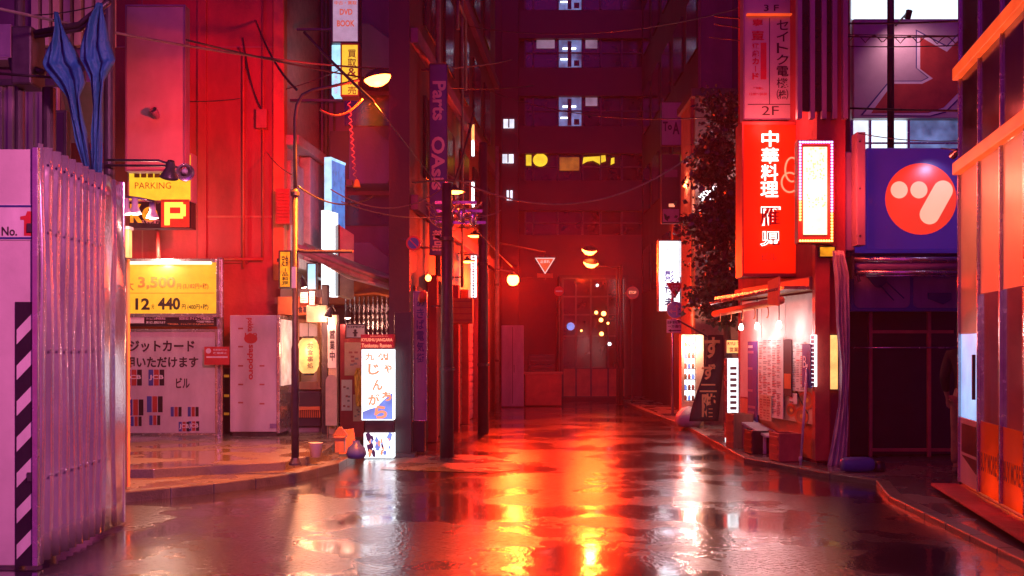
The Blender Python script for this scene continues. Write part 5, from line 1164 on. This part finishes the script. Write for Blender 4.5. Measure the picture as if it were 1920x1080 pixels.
# ------------------------------------------------------------------ restaurant signs
Y = 14.2; x0,x1,z0,z1 = R(1394,234,1508,513,Y)
t = thing('restaurant_sign', 'big glowing red restaurant sign with white neon characters', 'sign', ((x0+x1)/2,Y,z0))
mb = MB(); mb.add([(x0,Y,z0),(x1,Y,z0),(x1,Y,z1),(x0,Y,z1)], [(0,1,2,3)]); mb.build('panel', M['film_red'], t, solid=.006)
mb = MB(); mb.box(x0-.02,x1+.02,Y-.01,Y+.4,z1,z1+.04); mb.box(x0-.02,x1+.02,Y-.01,Y+.4,z0-.04,z0); mb.box(x0-.02,x0,Y-.01,Y+.4,z0,z1); mb.box(x1,x1+.02,Y-.01,Y+.4,z0,z1); mb.box(x0,x1,Y+.38,Y+.4,z0,z1); mb.build('case', M['red_paint'], t)
for k in range(5): 
    for xx in (x0+.25, x1-.2): lamp(t, (xx,Y+.24,z0+.2+(z1-z0-.4)*k/4), 10, (1,.6,.22), .05)
mb = MB()
for s_,bx in (('中',(1427,246,1459,276)),('華',(1427,278,1459,307)),('料',(1426,309,1458,339)),('理',(1425,341,1458,370))):
    a,b_,c,d = R(*bx,Y); mb.text(s_,a,b_,c,d,Y-.03,0,bold=.016)
for s_,bx in (('雁',(1422,388,1463,424)),('児',(1424,434,1463,462))):
    a,b_,c,d = R(*bx,Y); mb.text(s_,a,b_,c,d,Y-.028,0,bold=.045); mb.text(s_,a+.01,b_-.01,c+.01,d-.01,Y-.034,1,bold=.0)
a,b_,c,d = R(1428,474,1456,488,Y); mb.text('ビル',a,b_,c,d,Y-.01,2)
mb.build('neon_writing', [M['neon_letter'],M['sign_red'],M['shutter_red']], t)
mb = MB(); mb.tube([P(1492,318,Y-.03)+Vector((.09*math.cos(a/3)-.05,0,.16*math.sin(a/3))) for a in range(0,16)], .012); mb.tube([P(1488,335,Y-.03)+Vector((.11*math.cos(a/3)-.05,0,.13*math.sin(a/3)-.05)) for a in range(3,17)], .012); mb.build('neon_curl', M['orange_letter'], t, smooth=True)
Y = 13.2; x0,x1,z0,z1 = R(1496,262,1564,456,Y)
t = thing('led_sign', 'blazing yellow LED sign framed by dotted blue and gold lights', 'sign', ((x0+x1)/2,Y,z0))
mb = MB(); mb.box(x0,x1,Y,Y+.16,z0,z1); mb.build('case', M['red_paint'], t, bevel=.006)
a,b_,c,d = R(1506,276,1550,440,Y); mb = MB(); mb.box(a,b_,Y-.015,Y-.002,c,d); mb.build('screen', M['led_warm'], t)
mb = MB(); rg = random.Random(8)
for k in range(70):
    u = rg.random(); v = rg.choice((rg.uniform(.62,.98), rg.uniform(.62,.98), rg.uniform(.3,.45))); xx = a+.03+(b_-a-.06)*u; zz = c+(d-c)*v; mb.box(xx,xx+.016,Y-.019,Y-.016,zz,zz+.016)
mb.build('dark_pixel', M['led_dim'], t)
mb = MB(); ring = []
for k in range(34): ring.append((x0+.028,z1-.03-k*(z1-z0-.06)/33)); ring.append((x1-.028,z1-.03-k*(z1-z0-.06)/33))
for k in range(1,12): ring.append((x0+.028+k*(x1-x0-.056)/12,z1-.03)); ring.append((x0+.028+k*(x1-x0-.056)/12,z0+.03))
for xx,zz in ring:
    g_ = zz < z1-.75 if xx < (x0+x1)/2 else zz < z1-.9
    if xx < (x0+x1)/2 and zz < z1-1.02 and zz > z0+.04 and xx < x0+.03: continue
    mb.lathe([(.015,0),(.012,.014),(0,.018)], (xx,Y-.001,zz), (0,-1,0), 1 if g_ else 0, 6)
mb.build('dotted_light', [M['led_blue'],M['led_gold']], t)
mb = MB(); mb.box(x1,4.0,Y+.05,Y+.1,z0+.2,z0+.26); mb.box(x0+.1,x0+.16,Y+.16,Y+.5,z0+.3,z0+.36); mb.build('bracket', M['steel_dark'], t)
lamp(t, Vector(((x0+x1)/2,Y-.3,(z0+z1)/2)), 110, (1,.1,.05), .2)
x0,x1,z0,z1 = R(1536,463,1566,481,13.3); t = board('small_amber_sign', 'tiny amber lit sign under the blazing LED sign', 'sign', (1537,463,1565,481), 13.32, .06, 'sign_amber_lit', 'steel_dark', 3)
t = board('floor_directory', 'pale vertical floor directory sign with dark company names', 'sign', (1396,-70,1490,222), 14.4, .2, 'board_pink', 'purple_sheet', 5,
 [('3 F',(1432,9,1460,21),0,{'bold':.01}),('2F',(1428,199,1460,216),0,{'bold':.0}),('セイトク電機㈱',(1456,36,1478,188),0,{'col':1,'bold':.01}),('',(1442,34,1443.5,196),0,{'bar':1}),('',(1402,195,1488,196.5),0,{'bar':1}),('専',(1411,36,1430,50),1,{'bold':.04}),('賣',(1408,58,1434,76),1,{'bold':.04}),('遊戯カード',(1410,80,1423,150),1,{'col':1,'bold':.05}),('',(1426,80,1437,149),2,{'bar':1}),('年中無休',(1412,163,1432,168),1,{}),('12:00〜20:00',(1405,174,1438,179),1,{})], ['black_ink','red_ink','sign_red'])
mb = MB()
for zz in (4.9,5.9): mb.box(P(1490,0,14.5).x,3.76,14.45,14.55,zz,zz+.05)
mb.build('bracket', M['steel_dark'], t)
mb = MB(); a,b_,c,d = R(1400,26,1488,29,14.36); mb.box(a,b_,14.33,14.385,c,d); mb.build('tube_lamp', M['glow_red'], t)
lamp(t, P(1445,225,13.9), 28, (1,.14,.1), .1)
# ------------------------------------------------------------------ stall front with menus
def tb(T, name, label, cat, pxbox, off, dep, face, deco=None, inks=(), group=None):
    xa,za = on(T,pxbox[0],pxbox[3],-off); xb,zb = on(T,pxbox[2],pxbox[1],-off)
    c = T @ Vector(((xa+xb)/2,-off,za)); t = thing(name, label, cat, c, group)
    mb = MB(T); mb.box(xa,xb,-off,-off+dep,za,zb); mb.build('sheet', M[face], t)
    if deco: mb = MB(T); deco(mb,xa,xb,za,zb,-off-.003); mb.build('print', [M[i] for i in inks], t)
    return t
def lines(n, cols=3, rows_m=0, seed=1, fill=.8):
    def f(mb,xa,xb,za,zb,y):
        rg = random.Random(seed); W_, H_ = xb-xa, zb-za
        for r in range(n):
            zz = zb-.03*H_-(r+.5)*H_*.94/n
            for c in range(cols):
                x0 = xa+W_*(.05+.9*c/cols); x1 = x0+W_*.9/cols*rg.uniform(.45,.92)
                if rg.random() < fill: mb.box(x0,x1,y,y+.001,zz-H_*.22/n,zz+H_*.22/n,rg.choice((0,0,0,1)))
    return f
tb(TJ,'menu_sheet','largest long white menu sheet crowded with lines on the stall front','menu',(1421,632,1468,778),.10,.006,'paper',lines(46,5,seed=1),['grey_ink','red_ink'],'menu sheets on the stall')
tb(TJ,'menu_sheet','shorter white menu sheet to the right of the long one','menu',(1485,641,1510,732),.09,.006,'paper',lines(26,3,seed=2),['grey_ink','red_ink'],'menu sheets on the stall')
def chalk(mb,xa,xb,za,zb,y):
    mb.text('B',xa+.03,xa+.14,zb-.3,zb-.15,y,0); mb.box((xa+xb)/2,(xa+xb)/2+.05,y,y+.001,(za+zb)/2-.02,(za+zb)/2+.02,0)
tb(TJ,'chalk_board','leaning dark blue chalk board beside the shorter menu sheet','board',(1504,645,1520,726),.13,.02,'banner_blue',chalk,['white_ink'])
def vtxt(mb,xa,xb,za,zb,y):
    for k in range(12): zz = zb-(k+.5)*(zb-za)/12; mb.box(xa+.02,xb-.03,y,y+.001,zz-.025,zz+.02,0)
t = tb(TJ,'lit_strip_board','narrow bright strip board at the end of the stall','board',(1519,628,1529,724),.12,.02,'sign_white_lit',vtxt,['navy_ink'])
def bowls(mb,xa,xb,za,zb,y):
    W_,H_ = xb-xa, zb-za
    for k,(u,v,r) in enumerate(((.7,.78,.2),(.35,.55,.16),(.75,.42,.22),(.3,.2,.15),(.62,.12,.2))):
        mb.disc(xa+W_*u,za+H_*v,W_*r,y-.001*k,0,24,H_*r*.8); mb.disc(xa+W_*u,za+H_*v,W_*r*.75,y-.001*k-.0005,1,24,H_*r*.55); mb.disc(xa+W_*u+.02,za+H_*v,W_*r*.3,y-.001*k-.0008,2,16,H_*r*.2)
    for k in range(4): mb.tube([(xa+W_*(.1+k*.12),y-.004,zb-H_*.15*k),(xa+W_*(.5+k*.1),y-.004,zb-H_*(.45+.12*k))], .007, n=4, m=3)
tb(TJ,'noodle_poster','orange poster of noodle bowls and chopsticks below the short menu','poster',(1466,690,1528,786),.06,.006,'paper_warm',bowls,['orange_paint','wood','yellow_cloth','black_ink'])
tb(TJ,'hung_cloth','dark cloth strip hung between the two white menu sheets','cloth',(1469,636,1484,742),.11,.01,'banner_black',lambda mb,xa,xb,za,zb,y: mb.box(xa+.03,xb-.02,y,y+.001,za+.1,za+.3,0),['orange_paint'])
tb(TJ,'dark_menu_board','dark purple menu board at the far end of the stall','board',(1402,640,1419,792),.08,.02,'banner_blue',lines(14,1,seed=4,fill=.6),['purple_sheet','white_ink'])
tb(TJ,'food_photo_sheet','reddish food picture sheet pinned below the longest menu','poster',(1424,742,1446,786),.115,.006,'paper_warm',lines(9,3,seed=6),['shutter_red','wood'])
tb(TJ,'price_slip','small pale price slip pinned under the shorter menu','notice',(1480,738,1494,756),.10,.005,'paper',lines(4,1,seed=7),['red_ink','black_ink'])
rg = random.Random(17)
for k,(u,hh,m,lb) in enumerate(((.55,.5,'wood','wooden crate on the pavement at the stall foot'),(1.35,.32,'black_board','black plastic crate under the longest menu'),(2.35,.36,'shutter_red','red beer crate under the noodle bowl poster'))):
    mb = MB(TJ); w_ = .36
    mb.box(u,u+w_,-.42,-.40,.06,.06+hh); mb.box(u,u+w_,-.14,-.12,.06,.06+hh); mb.box(u,u+.02,-.40,-.14,.06,.06+hh); mb.box(u+w_-.02,u+w_,-.40,-.14,.06,.06+hh); mb.box(u+.02,u+w_-.02,-.40,-.14,.06,.09)
    for q in range(3): mb.box(u+.03,u+w_-.03,-.428,-.42,.10+q*hh/3.2,.10+q*hh/3.2+.05)
    tag(mb.build('stall_crate', M[m], bevel=.004), lb, 'crate', 'crates at the stall foot')
a = P(1513,690,13.5); b_ = P(1501,856,13.35)
mb = MB(); mb.tube([(b_.x,b_.y,.055),(a.x,a.y,a.z)], .016, n=10); mb.lathe([(.0,0),(.024,0),(.024,.05),(.016,.06)], (b_.x,b_.y,.1), n=10); tag(mb.build('leaning_pole', M['white_paint'], smooth=True), 'white pole leaning on the noodle bowl poster', 'pole')
xa,za = on(TJ,1408,790); xb,zb = on(TJ,1488,830)
mb = MB(TJ); mb.prism([(.8,.42),(1.9,.30),(1.9,.33),(.8,.46)], -.3,-.05); mb.box(.9,.94,-.27,-.23,.06,.42); mb.box(1.7,1.74,-.27,-.23,.06,.32); tag(mb.build('stall_bench', M['white_paint'], bevel=.006), 'pale sloping bench board along the stall foot', 'bench')
t = thing('stall_awning', 'rolled cream awning with hooks over the hanging menus', 'awning', TJ @ Vector((1.4,-.4,2.2)))
mb = MB(TJ); mb.tube([(0.1,-.45,2.04),(LJ-.05,-.45,2.12)], .05, n=12); mb.build('cloth_roll', M['banner_orange'], t, smooth=True)
mb = MB(TJ); mb.box(0.0,LJ-.02,-.42,-.1,2.26,2.3); mb.tube([(0.05,-.5,2.2),(LJ-.02,-.5,2.26)], .022); mb.build('frame', M['aluminium'], t)
mb = MB(TJ); mb.add([(LJ-.35,-.52,2.08),(LJ+.02,-.52,2.05),(LJ+.0,-.5,2.42),(LJ-.4,-.5,2.38)], [(0,1,2,3)]); mb.build('end_flap', M['banner_orange'], t, solid=.02)
for k in range(5):
    x = .5+k*.5; mb = MB(TJ); mb.tube([(x+.05*math.sin(a/2)*1.0,-.5,1.98+.07*math.cos(a/2)) for a in range(0,8)], .008, n=6); mb.build('hook', M['banner_orange'], t, smooth=True)
for k,x in enumerate((.95,1.62,2.45)):
    p_ = TJ @ Vector((x,-.32,1.82)); t = thing('stall_bulb', ('bare bulb at the far end of the stall','bare bulb above the longest menu sheet','bare bulb by the stall end strip')[k], 'lamp', p_, 'bare bulbs of the stall')
    mb = MB(); mb.lathe([(0,-.05),(.03,-.035),(.035,0),(.02,.04),(.015,.05)], p_, (0,0,1), 0, 12); mb.build('bulb', M['lamp_white'], t, smooth=True)
    mb = MB(); mb.tube([p_+Vector((0,0,.04)),p_+Vector((0,0,.4))], .008); mb.build('holder', M['steel_dark'], t)
    lamp(t, p_+Vector((-.02,-.02,-.1)), 11, (1,.8,.7), .04)
# things between the stall and the lane
t = thing('lit_sign_tower', 'tall narrow white lit sign tower beside the stall', 'sign', P(1374,760,17.0))
x0,x1,z0,z1 = R(1364,672,1386,838,16.8); mb = MB(); mb.box(x0,x1,16.8,17.0,.05,z1); mb.build('panel', M['sign_white_lit'], t, bevel=.006)
mb = MB()
for k in range(11): zz = z1-.15-k*.09; mb.box(x0+.04,x1-.04,16.795,16.798,zz-.03,zz+.02)
mb.build('lettering', M['grey_ink'], t); mb = MB(); mb.box(x0-.015,x0,16.79,17.0,.1,z1); mb.box(x1,x1+.015,16.79,17.0,.1,z1); mb.build('frame', M['aluminium'], t)
x0,x1,z0,z1 = R(1387,664,1402,806,16.5); t = thing('wooden_plank_sign', 'brown wooden plank sign with rounded top beside the lit tower', 'sign', ((x0+x1)/2,16.5,.1))
r = (x1-x0)/2; mb = MB(); mb.prism([(x0,.05),(x1,.05)]+[((x0+x1)/2+r*math.cos(rad(a)), z1-r+r*math.sin(rad(a))) for a in range(0,181,20)], 16.5,16.56); mb.build('plank', M['wood'], t)
mb = MB(); q = P(1394,702,16.49); mb.tube([(q.x+.04*math.cos(a/2.5),16.49,q.z+.12*math.sin(a/2.5)) for a in range(16)], .012); mb.build('painted_loop', M['white_ink'], t)
t = board('small_red_sign', 'small red and white menu sign above the lit tower', 'sign', (1362,638,1398,662), 17.0, .04, 'paper_lit', 'steel_dark', 3, [('RYU 食堂',(1364,640,1396,648),0,{'bold':.03}),('営業中',(1368,651,1392,660),0,{'bold':.02})], ['red_ink'])
mb = MB(); mb.box(P(1384,0,17).x,P(1386,0,17).x,17.04,17.1,1.2,P(0,662,17).z); mb.build('post', M['steel_dark'], t)
Y = 18.2
t = thing('vertical_flag', 'tall slanting black flag with orange brush characters before the lane stall', 'flag', P(1322,790,Y))
mb = MB(); vs = []
for j in range(21):
    v = j/20; py = 628+162*v; xl = 1328-30*v+6*math.sin(v*5); xr = 1362-14*v
    for i in range(9):
        u = i/8; q = P(xl+(xr-xl)*u,py,Y); vs.append((q.x,Y+.04*math.sin(u*5+v*3),q.z))
mb.add(vs, [((j+1)*9+i,(j+1)*9+i+1,j*9+i+1,j*9+i) for j in range(20) for i in range(8)]); mb.build('cloth', M['banner_black'], t, smooth=True, solid=.004)
mb = MB()
for s_,bx in (('す',(1320,632,1350,672)),('ず',(1316,682,1342,712)),('二',(1312,720,1344,735)),('階',(1316,738,1342,782))):
    a,b_,c,d = R(*bx,Y-.06); mb.text(s_,a,b_,c,d,Y-.06,0,bold=.03)
mb.build('brush_writing', M['banner_orange'], t)
mb = MB(); q = P(1346,640,Y); mb.tube([(q.x+.12,Y+.06,.12),(q.x+.12,Y+.06,2.0)], .014); mb.tube([P(1270,600,Y+.1),P(1392,668,Y+.1)], .014); mb.build('pole', M['steel_dark'], t)
x0,x1,z0,z1 = R(1282,632,1304,752,20.3)
t = thing('lit_display_case', 'bright shelved display case at the lane corner on the right', 'display case', ((x0+x1)/2,20.4,.12))
mb = MB(); mb.box(x0-.06,x0,20.2,20.49,.05,z1+.05); mb.box(x1,x1+.14,20.2,20.49,.05,z1+.05); mb.box(x0,x1,20.2,20.49,z1,z1+.05); mb.box(x0,x1,20.2,20.49,.05,z0); mb.build('cabinet', M['paper_warm'], t, bevel=.006)
mb = MB(); mb.box(x0,x1,20.4,20.45,z0,z1); mb.build('back_light', M['sign_white_lit'], t)
for k in range(6):
    zz = z0+(z1-z0)*k/6; mb = MB(); mb.box(x0,x1,20.28,20.395,zz,zz+.015)
    for j in range(3): mb.lathe([(.025,0),(.03,.05),(.02,.09),(0,.1)], (x0+.04+j*.07,20.33,zz+.015), m=1+(j+k)%3, n=8)
    mb.build('shelf', [M['aluminium'],M['shutter_red'],M['panel_blue'],M['wood']], t)
mb = MB(); c = P(1292,640,20.15); mb.lathe([(0,-.05),(.06,-.03),(.06,.03),(0,.05)], c, (0,0,1), 0, 12); mb.build('bulb', M['lamp_white'], t, smooth=True)
lamp(t, c+Vector((0,-.12,-.05)), 60, (1,.7,.5), .06)
c = P(1291,770,20); mb = MB(); mb.lathe([(0,0),(.2,.0),(.26,.1),(.24,.22),(.14,.34),(0,.38)], (c.x,20,.055), (0,0,1), 0, 16); tag(mb.build('plastic_sack', M['plastic_sheet'], smooth=True), 'pale tied plastic sack in front of the lit display case', 'sack')
# plastic curtain, sandbag
cloth('plastic_curtain', [(470,1562,1582),(520,1566,1592),(600,1568,1594),(680,1576,1593),(730,1574,1591),(760,1573,1590),(800,1566,1590),(840,1558,1590),(876,1553,1588)], 13.25, M['plastic_sheet'], 'translucent plastic curtain gathered at the dark shop corner', 'curtain', None, 4, .05)
c = P(1605,894,12.6); mb = MB()
mb.lathe([(0,-.2),(.07,-.2),(.09,-.15),(.095,0),(.09,.15),(.07,.2),(0,.2)], (c.x,12.55,.145), (1,.1,0), 0, 16); tag(mb.build('blue_sandbag', M['blue_paint'], smooth=True, sub=1), 'blue sandbag lying on the kerb by the plastic curtain', 'sandbag')
mb = MB(); mb.lathe([(0,0),(.07,0),(.08,.05),(.06,.12),(0,.13)], (c.x+.27,12.6,.055), (0,0,1), 0, 12); tag(mb.build('black_weight', M['black_board'], smooth=True), 'black rubber weight next to the blue sandbag', 'weight')
xa,za = on(TJ,1530,700); t = board('window_strip', 'bright narrow shop window between red pillar and plastic curtain', 'window', (1556,628,1571,730), 13.4, .05, 'paper_lit', 'steel_dark', 4)
# ------------------------------------------------------------------ tree
rg = random.Random(21)
t = thing('street_tree', 'dark leafy street tree between the plaster wall and red sign', 'tree', (3.62,17.9,.1))
mb = MB(); mb.tube([(3.66,17.9,.04),(3.64,17.9,1.0),(3.6,17.92,2.1),(3.58,17.95,3.4),(3.52,17.9,4.6),(3.5,17.9,5.4)], [.085,.07,.06,.05,.03,.012], n=10)
tips = []
for k in range(44):
    z = rg.uniform(1.75,5.4); a = rg.uniform(0,6.28); L = rg.uniform(.3,.72)*(1.05 if z < 3.3 else 1.05-.32*(z-3.3)); L *= 1-.45*max(0,math.sin(a))
    p0 = Vector((3.6-.03*(z-2),17.92,z)); p2 = p0+Vector((math.cos(a)*L,math.sin(a)*L,rg.uniform(.05,.4))); p1 = p0.lerp(p2,.5)+Vector((0,0,-.04))
    mb.tube([p0,p1,p2], [.018,.012,.005], n=6); tips += [p2,p1,p2+Vector((rg.uniform(-.15,.15),rg.uniform(-.15,.15),rg.uniform(-.1,.2)))]
mb.build('trunk', M['bark'], t, smooth=True)
mb = MB()
for c in tips:
    n_ = rg.randint(60,150); sp = rg.uniform(.07,.17)
    for k in range(n_):
        p = c+Vector((rg.gauss(0,sp),rg.gauss(0,sp),rg.gauss(0,sp*.8)))
        d = Vector((rg.gauss(0,1),rg.gauss(0,1),rg.gauss(-.3,.7))).normalized(); s_ = d.cross(Vector((rg.gauss(0,1),rg.gauss(0,1),rg.gauss(0,1)))).normalized(); L = rg.choice((.05,.07,.09,.12))*rg.uniform(.8,1.2); W_ = L*rg.uniform(.24,.4)
        mb.add([p,p+d*L*.5+s_*W_,p+d*L,p+d*L*.5-s_*W_], [(0,1,2,3)])
mb.build('crown', M['leaf'], t)
# ------------------------------------------------------------------ people
def skin_mesh(name, joints, edges, m, parent, smooth=True):
    me = bpy.data.meshes.new(name); b = BASE[parent.name]
    me.from_pydata([tuple(Vector(j[0])-b) for j in joints], edges, []); me.materials.append(m)
    o = bpy.data.objects.new(name, me); C.objects.link(o); o.parent = parent
    md = o.modifiers.new('skin', 'SKIN'); md.use_smooth_shade = True
    for v,j in zip(me.skin_vertices[0].data, joints): v.radius = (j[1], j[2] if len(j) > 2 else j[1])
    me.skin_vertices[0].data[0].use_root = True
    s_ = o.modifiers.new('sub', 'SUBSURF'); s_.levels = s_.render_levels = 2
    BASE[o.name] = b; return o
def person(label, loc, face, top, trousers, bend=0., h=1.68):
    """standing figure; face = heading angle, 0 looks towards -y"""
    k = h/1.7; ca, sa = math.cos(face), math.sin(face)
    def W(x,y,z): return Vector((loc[0]+(x*ca-y*sa)*k, loc[1]+(x*sa+y*ca)*k, loc[2]+z*k))
    t = thing('person', label, 'person', loc)
    J = [(W(0,.02,.93),.12*k,.10*k),(W(0,-.01,1.15),.115*k,.09*k),(W(0,-.02,1.36),.13*k,.09*k),(W(0,0,1.45),.05*k),(W(0,-.02,1.53),.048*k),(W(0,-.035,1.60),.075*k,.088*k),(W(0,-.03,1.68),.062*k,.075*k)]
    E_ = [(0,1),(1,2),(2,3),(3,4),(4,5),(5,6)]
    for s in (-1,1):
        n = len(J); J += [(W(s*.18,0,1.40),.052*k),(W(s*.24,.03,1.13),.042*k),(W(s*.23,-.12,.93),.032*k),(W(s*.22,-.16,.86),.03*k,.018*k)]; E_ += [(2,n),(n,n+1),(n+1,n+2),(n+2,n+3)]
        m_ = len(J)
        for f_,(dx,dl) in enumerate(((-.024,.07),(-.008,.085),(.008,.08),(.022,.062))):
            J += [(W(s*.22+dx,-.17,.83),.010*k),(W(s*.21+dx,-.185,.83-dl*.9),.007*k)]; E_ += [(n+3,m_+2*f_),(m_+2*f_,m_+2*f_+1)]
        J += [(W(s*.20,-.2,.83),.011*k),(W(s*.195,-.215,.79),.008*k)]; E_ += [(n+3,len(J)-2),(len(J)-2,len(J)-1)]
        n = len(J); J += [(W(s*.09,.01,.86),.085*k),(W(s*.10,-.03,.48),.058*k),(W(s*.105,.02,.09),.04*k),(W(s*.115,-.08,.04),.04*k,.03*k),(W(s*.12,-.16,.03),.032*k,.022*k)]; E_ += [(0,n),(n,n+1),(n+1,n+2),(n+2,n+3),(n+3,n+4)]
    skin_mesh('body', J, E_, M['skin'], t)
    JT = [(W(0,.02,.88),.145*k,.12*k),(W(0,-.01,1.12),.14*k,.115*k),(W(0,-.02,1.36),.15*k,.11*k),(W(0,0,1.46),.07*k)]; ET = [(0,1),(1,2),(2,3)]
    for s in (-1,1):
        n = len(JT); JT += [(W(s*.18,0,1.40),.075*k),(W(s*.24,.03,1.13),.062*k),(W(s*.23,-.10,.96),.05*k)]; ET += [(2,n),(n,n+1),(n+1,n+2)]
    skin_mesh('jacket', JT, ET, M[top], t)
    JL = [(W(0,.02,.93),.14*k,.12*k)]; EL = []
    for s in (-1,1):
        n = len(JL); JL += [(W(s*.09,.01,.84),.1*k),(W(s*.10,-.03,.48),.08*k),(W(s*.105,.015,.11),.07*k)]; EL += [(0,n),(n,n+1),(n+1,n+2)]
    skin_mesh('trousers', JL, EL, M[trousers], t)
    for s in (-1,1):
        mb = MB(); p0 = W(s*.105,.05,.0); 
        pts = [W(s*.105,.07,.045),W(s*.108,.0,.06),W(s*.114,-.09,.045),W(s*.12,-.19,.032)]
        mb.tube(pts, [.04*k,.05*k,.045*k,.03*k], n=12); mb.build('shoe', M['shoe'], t, smooth=True)
    mb = MB(); c = W(0,-.015,1.655); mb.lathe([(.085*k,-.07*k),(.098*k,-.02*k),(.095*k,.04*k),(.06*k,.085*k),(0,.1*k)], c, (0,.0,1), 0, 18); mb.build('hair', M['hair'], t, smooth=True)
    for s in (-1,1):
        mb = MB(); mb.lathe([(0,-.008),(.012*k,0),(0,.008)], W(s*.032,-.112,1.61), tuple(W(0,-1,0)-W(0,0,0)), 0, 10); mb.build('eye', M['white_paint'], t, smooth=True)
    mb = MB(); mb.lathe([(.016*k,-.03*k),(.018*k,-.02*k),(.006*k,.02*k)], W(0,-.122,1.585), (0,0,1), 0, 8); mb.build('nose', M['skin'], t, smooth=True)
    mb = MB(); mb.tube([W(-.022,-.112,1.545),W(0,-.122,1.543),W(.022,-.112,1.545)], .006*k, n=6); mb.build('mouth', M['red_stucco'], t, smooth=True)
    return t
person('person in dark jacket and pale trousers half hidden by the glass shop', (5.2,12.2,.06), rad(150), 'black_cloth', 'tan_cloth')
person('person in a pale shirt standing inside the glass shop', tuple(TG @ Vector((1.25,.75,.15)))[:2]+(.1,), rad(-60), 'shirt_cloth', 'black_cloth', 0, 1.66)
# ------------------------------------------------------------------ overhead cables
cab = [((-40,8,8.5),(960,112,24),.35,.014,'twisted red lit cable from the top left down to mid lane'),
 ((350,75,11),(1000,160,26),.25,.012,'long dark cable crossing behind the street lamp head'),
 ((480,40,16.95),(556,168,12),.12,.016,'thick short cable drooping to the street lamp neck'),
 ((570,60,12),(700,190,11.8),.02,.017,'thick straight cable running down past the yellow lightbox'),
 ((700,190,11.8),(960,500,22),.1,.006,'thin cable continuing from the lamp down into the lane'),
 ((820,318,17),(1310,280,19),.75,.014,'pale heavy cable sagging across the middle of the lane'),
 ((560,350,12),(700,368,14),.15,.010,'dark cable stretched from the lamp arm to the pole'),
 ((620,355,13),(840,345,15),.28,.008,'orange lit cable sagging to the first utility pole'),
 ((640,378,13.5),(900,385,17),.2,.008,'red lit cable just above the knot of wires'),
 ((1310,180,19),(1830,208,12.4),.06,.014,'black cable passing under the floor directory'),
 ((1340,30,16),(1830,38,12.4),.07,.012,'upper black cable before the bright window'),
 ((1340,45,16),(1830,66,12.4),.09,.009,'second black cable under the upper window cable'),
 ((1330,70,16),(1830,84,12.4),.07,.007,'thin cable crossing the top of the arrow billboard'),
 ((1610,250,13.2),(1830,262,12.6),.05,.006,'thin wire strung above the indigo sign'),
 ((880,50,20),(1420,5,18),.3,.010,'faint cable in front of the top tower windows'),
 ((900,165,24),(1420,210,18),.35,.010,'faint sagging cable below the second tower windows'),
 ((40,28,10),(190,8,9.6),.03,.006,'thin wire above the blue tarps'),
 ((345,190,16.9),(640,130,17.2),.15,.008,'dim cable on the red corner wall'),
 ((500,285,16.95),(553,330,12),.05,.006,'thin wire from the red wall to the lamp pole'),
 ((838,385,15),(886,225,19),.05,.02,'frayed thick cable rising beside the lane strip light'),
 ((838,380,15),(890,200,19),.1,.014,'rough cable climbing from the knot of wires')]
for a,b_,sg_,r,lb in cab:
    mb = MB(); mb.tube(catenary(P(*a),P(*b_),sg_,22), r, n=6); tag(mb.build('overhead_cable', M['cable'] if 'pale' not in lb and 'lit' not in lb else M['pole_concrete'], smooth=True), lb, 'cable', 'overhead cables')  # cables called lit are paler: lamplight put into their colour
t = tag(None, '', '') if False else None
mb = MB(); a,b_ = P(1560,72,13.6),P(1830,76,12.3)
mb.tube([a.lerp(b_,k/60)+Vector((0,0,.09*abs(math.sin(k*.42))-.05)) for k in range(61)], .006, n=5); mb.tube([a+Vector((0,0,.05)),b_+Vector((0,0,.05))], .007, n=5)
tag(mb.build('looped_cable', M['cable'], smooth=True), 'looped thin cable festooned across the arrow billboard', 'cable')
mb = MB(); a,b_ = P(630,378,13),P(668,350,13.4)
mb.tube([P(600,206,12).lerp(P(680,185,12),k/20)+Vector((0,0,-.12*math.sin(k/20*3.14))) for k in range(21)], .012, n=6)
tag(mb.build('drooping_cable', M['orange_paint'], smooth=True), 'orange lit cable drooping just below the street lamp head', 'cable')  # the lamp's orange light is painted onto this cable
# ------------------------------------------------------------------ wet night air
mb = MB(); mb.box(-14,14,-4,40,-1,16)
hz = mb.build('haze', M['cable']); hm = bpy.data.materials.new('wet_air'); hm.use_nodes = True; n = hm.node_tree.nodes
n.remove(n['Principled BSDF']); pv = n.new('ShaderNodeVolumePrincipled'); pv.inputs['Color'].default_value = (1,.4,.55,1); pv.inputs['Density'].default_value = .0024; pv.inputs['Anisotropy'].default_value = .5
hm.node_tree.links.new(pv.outputs[0], n['Material Output'].inputs['Volume']); hz.data.materials[0] = hm; hz['kind'] = 'stuff'
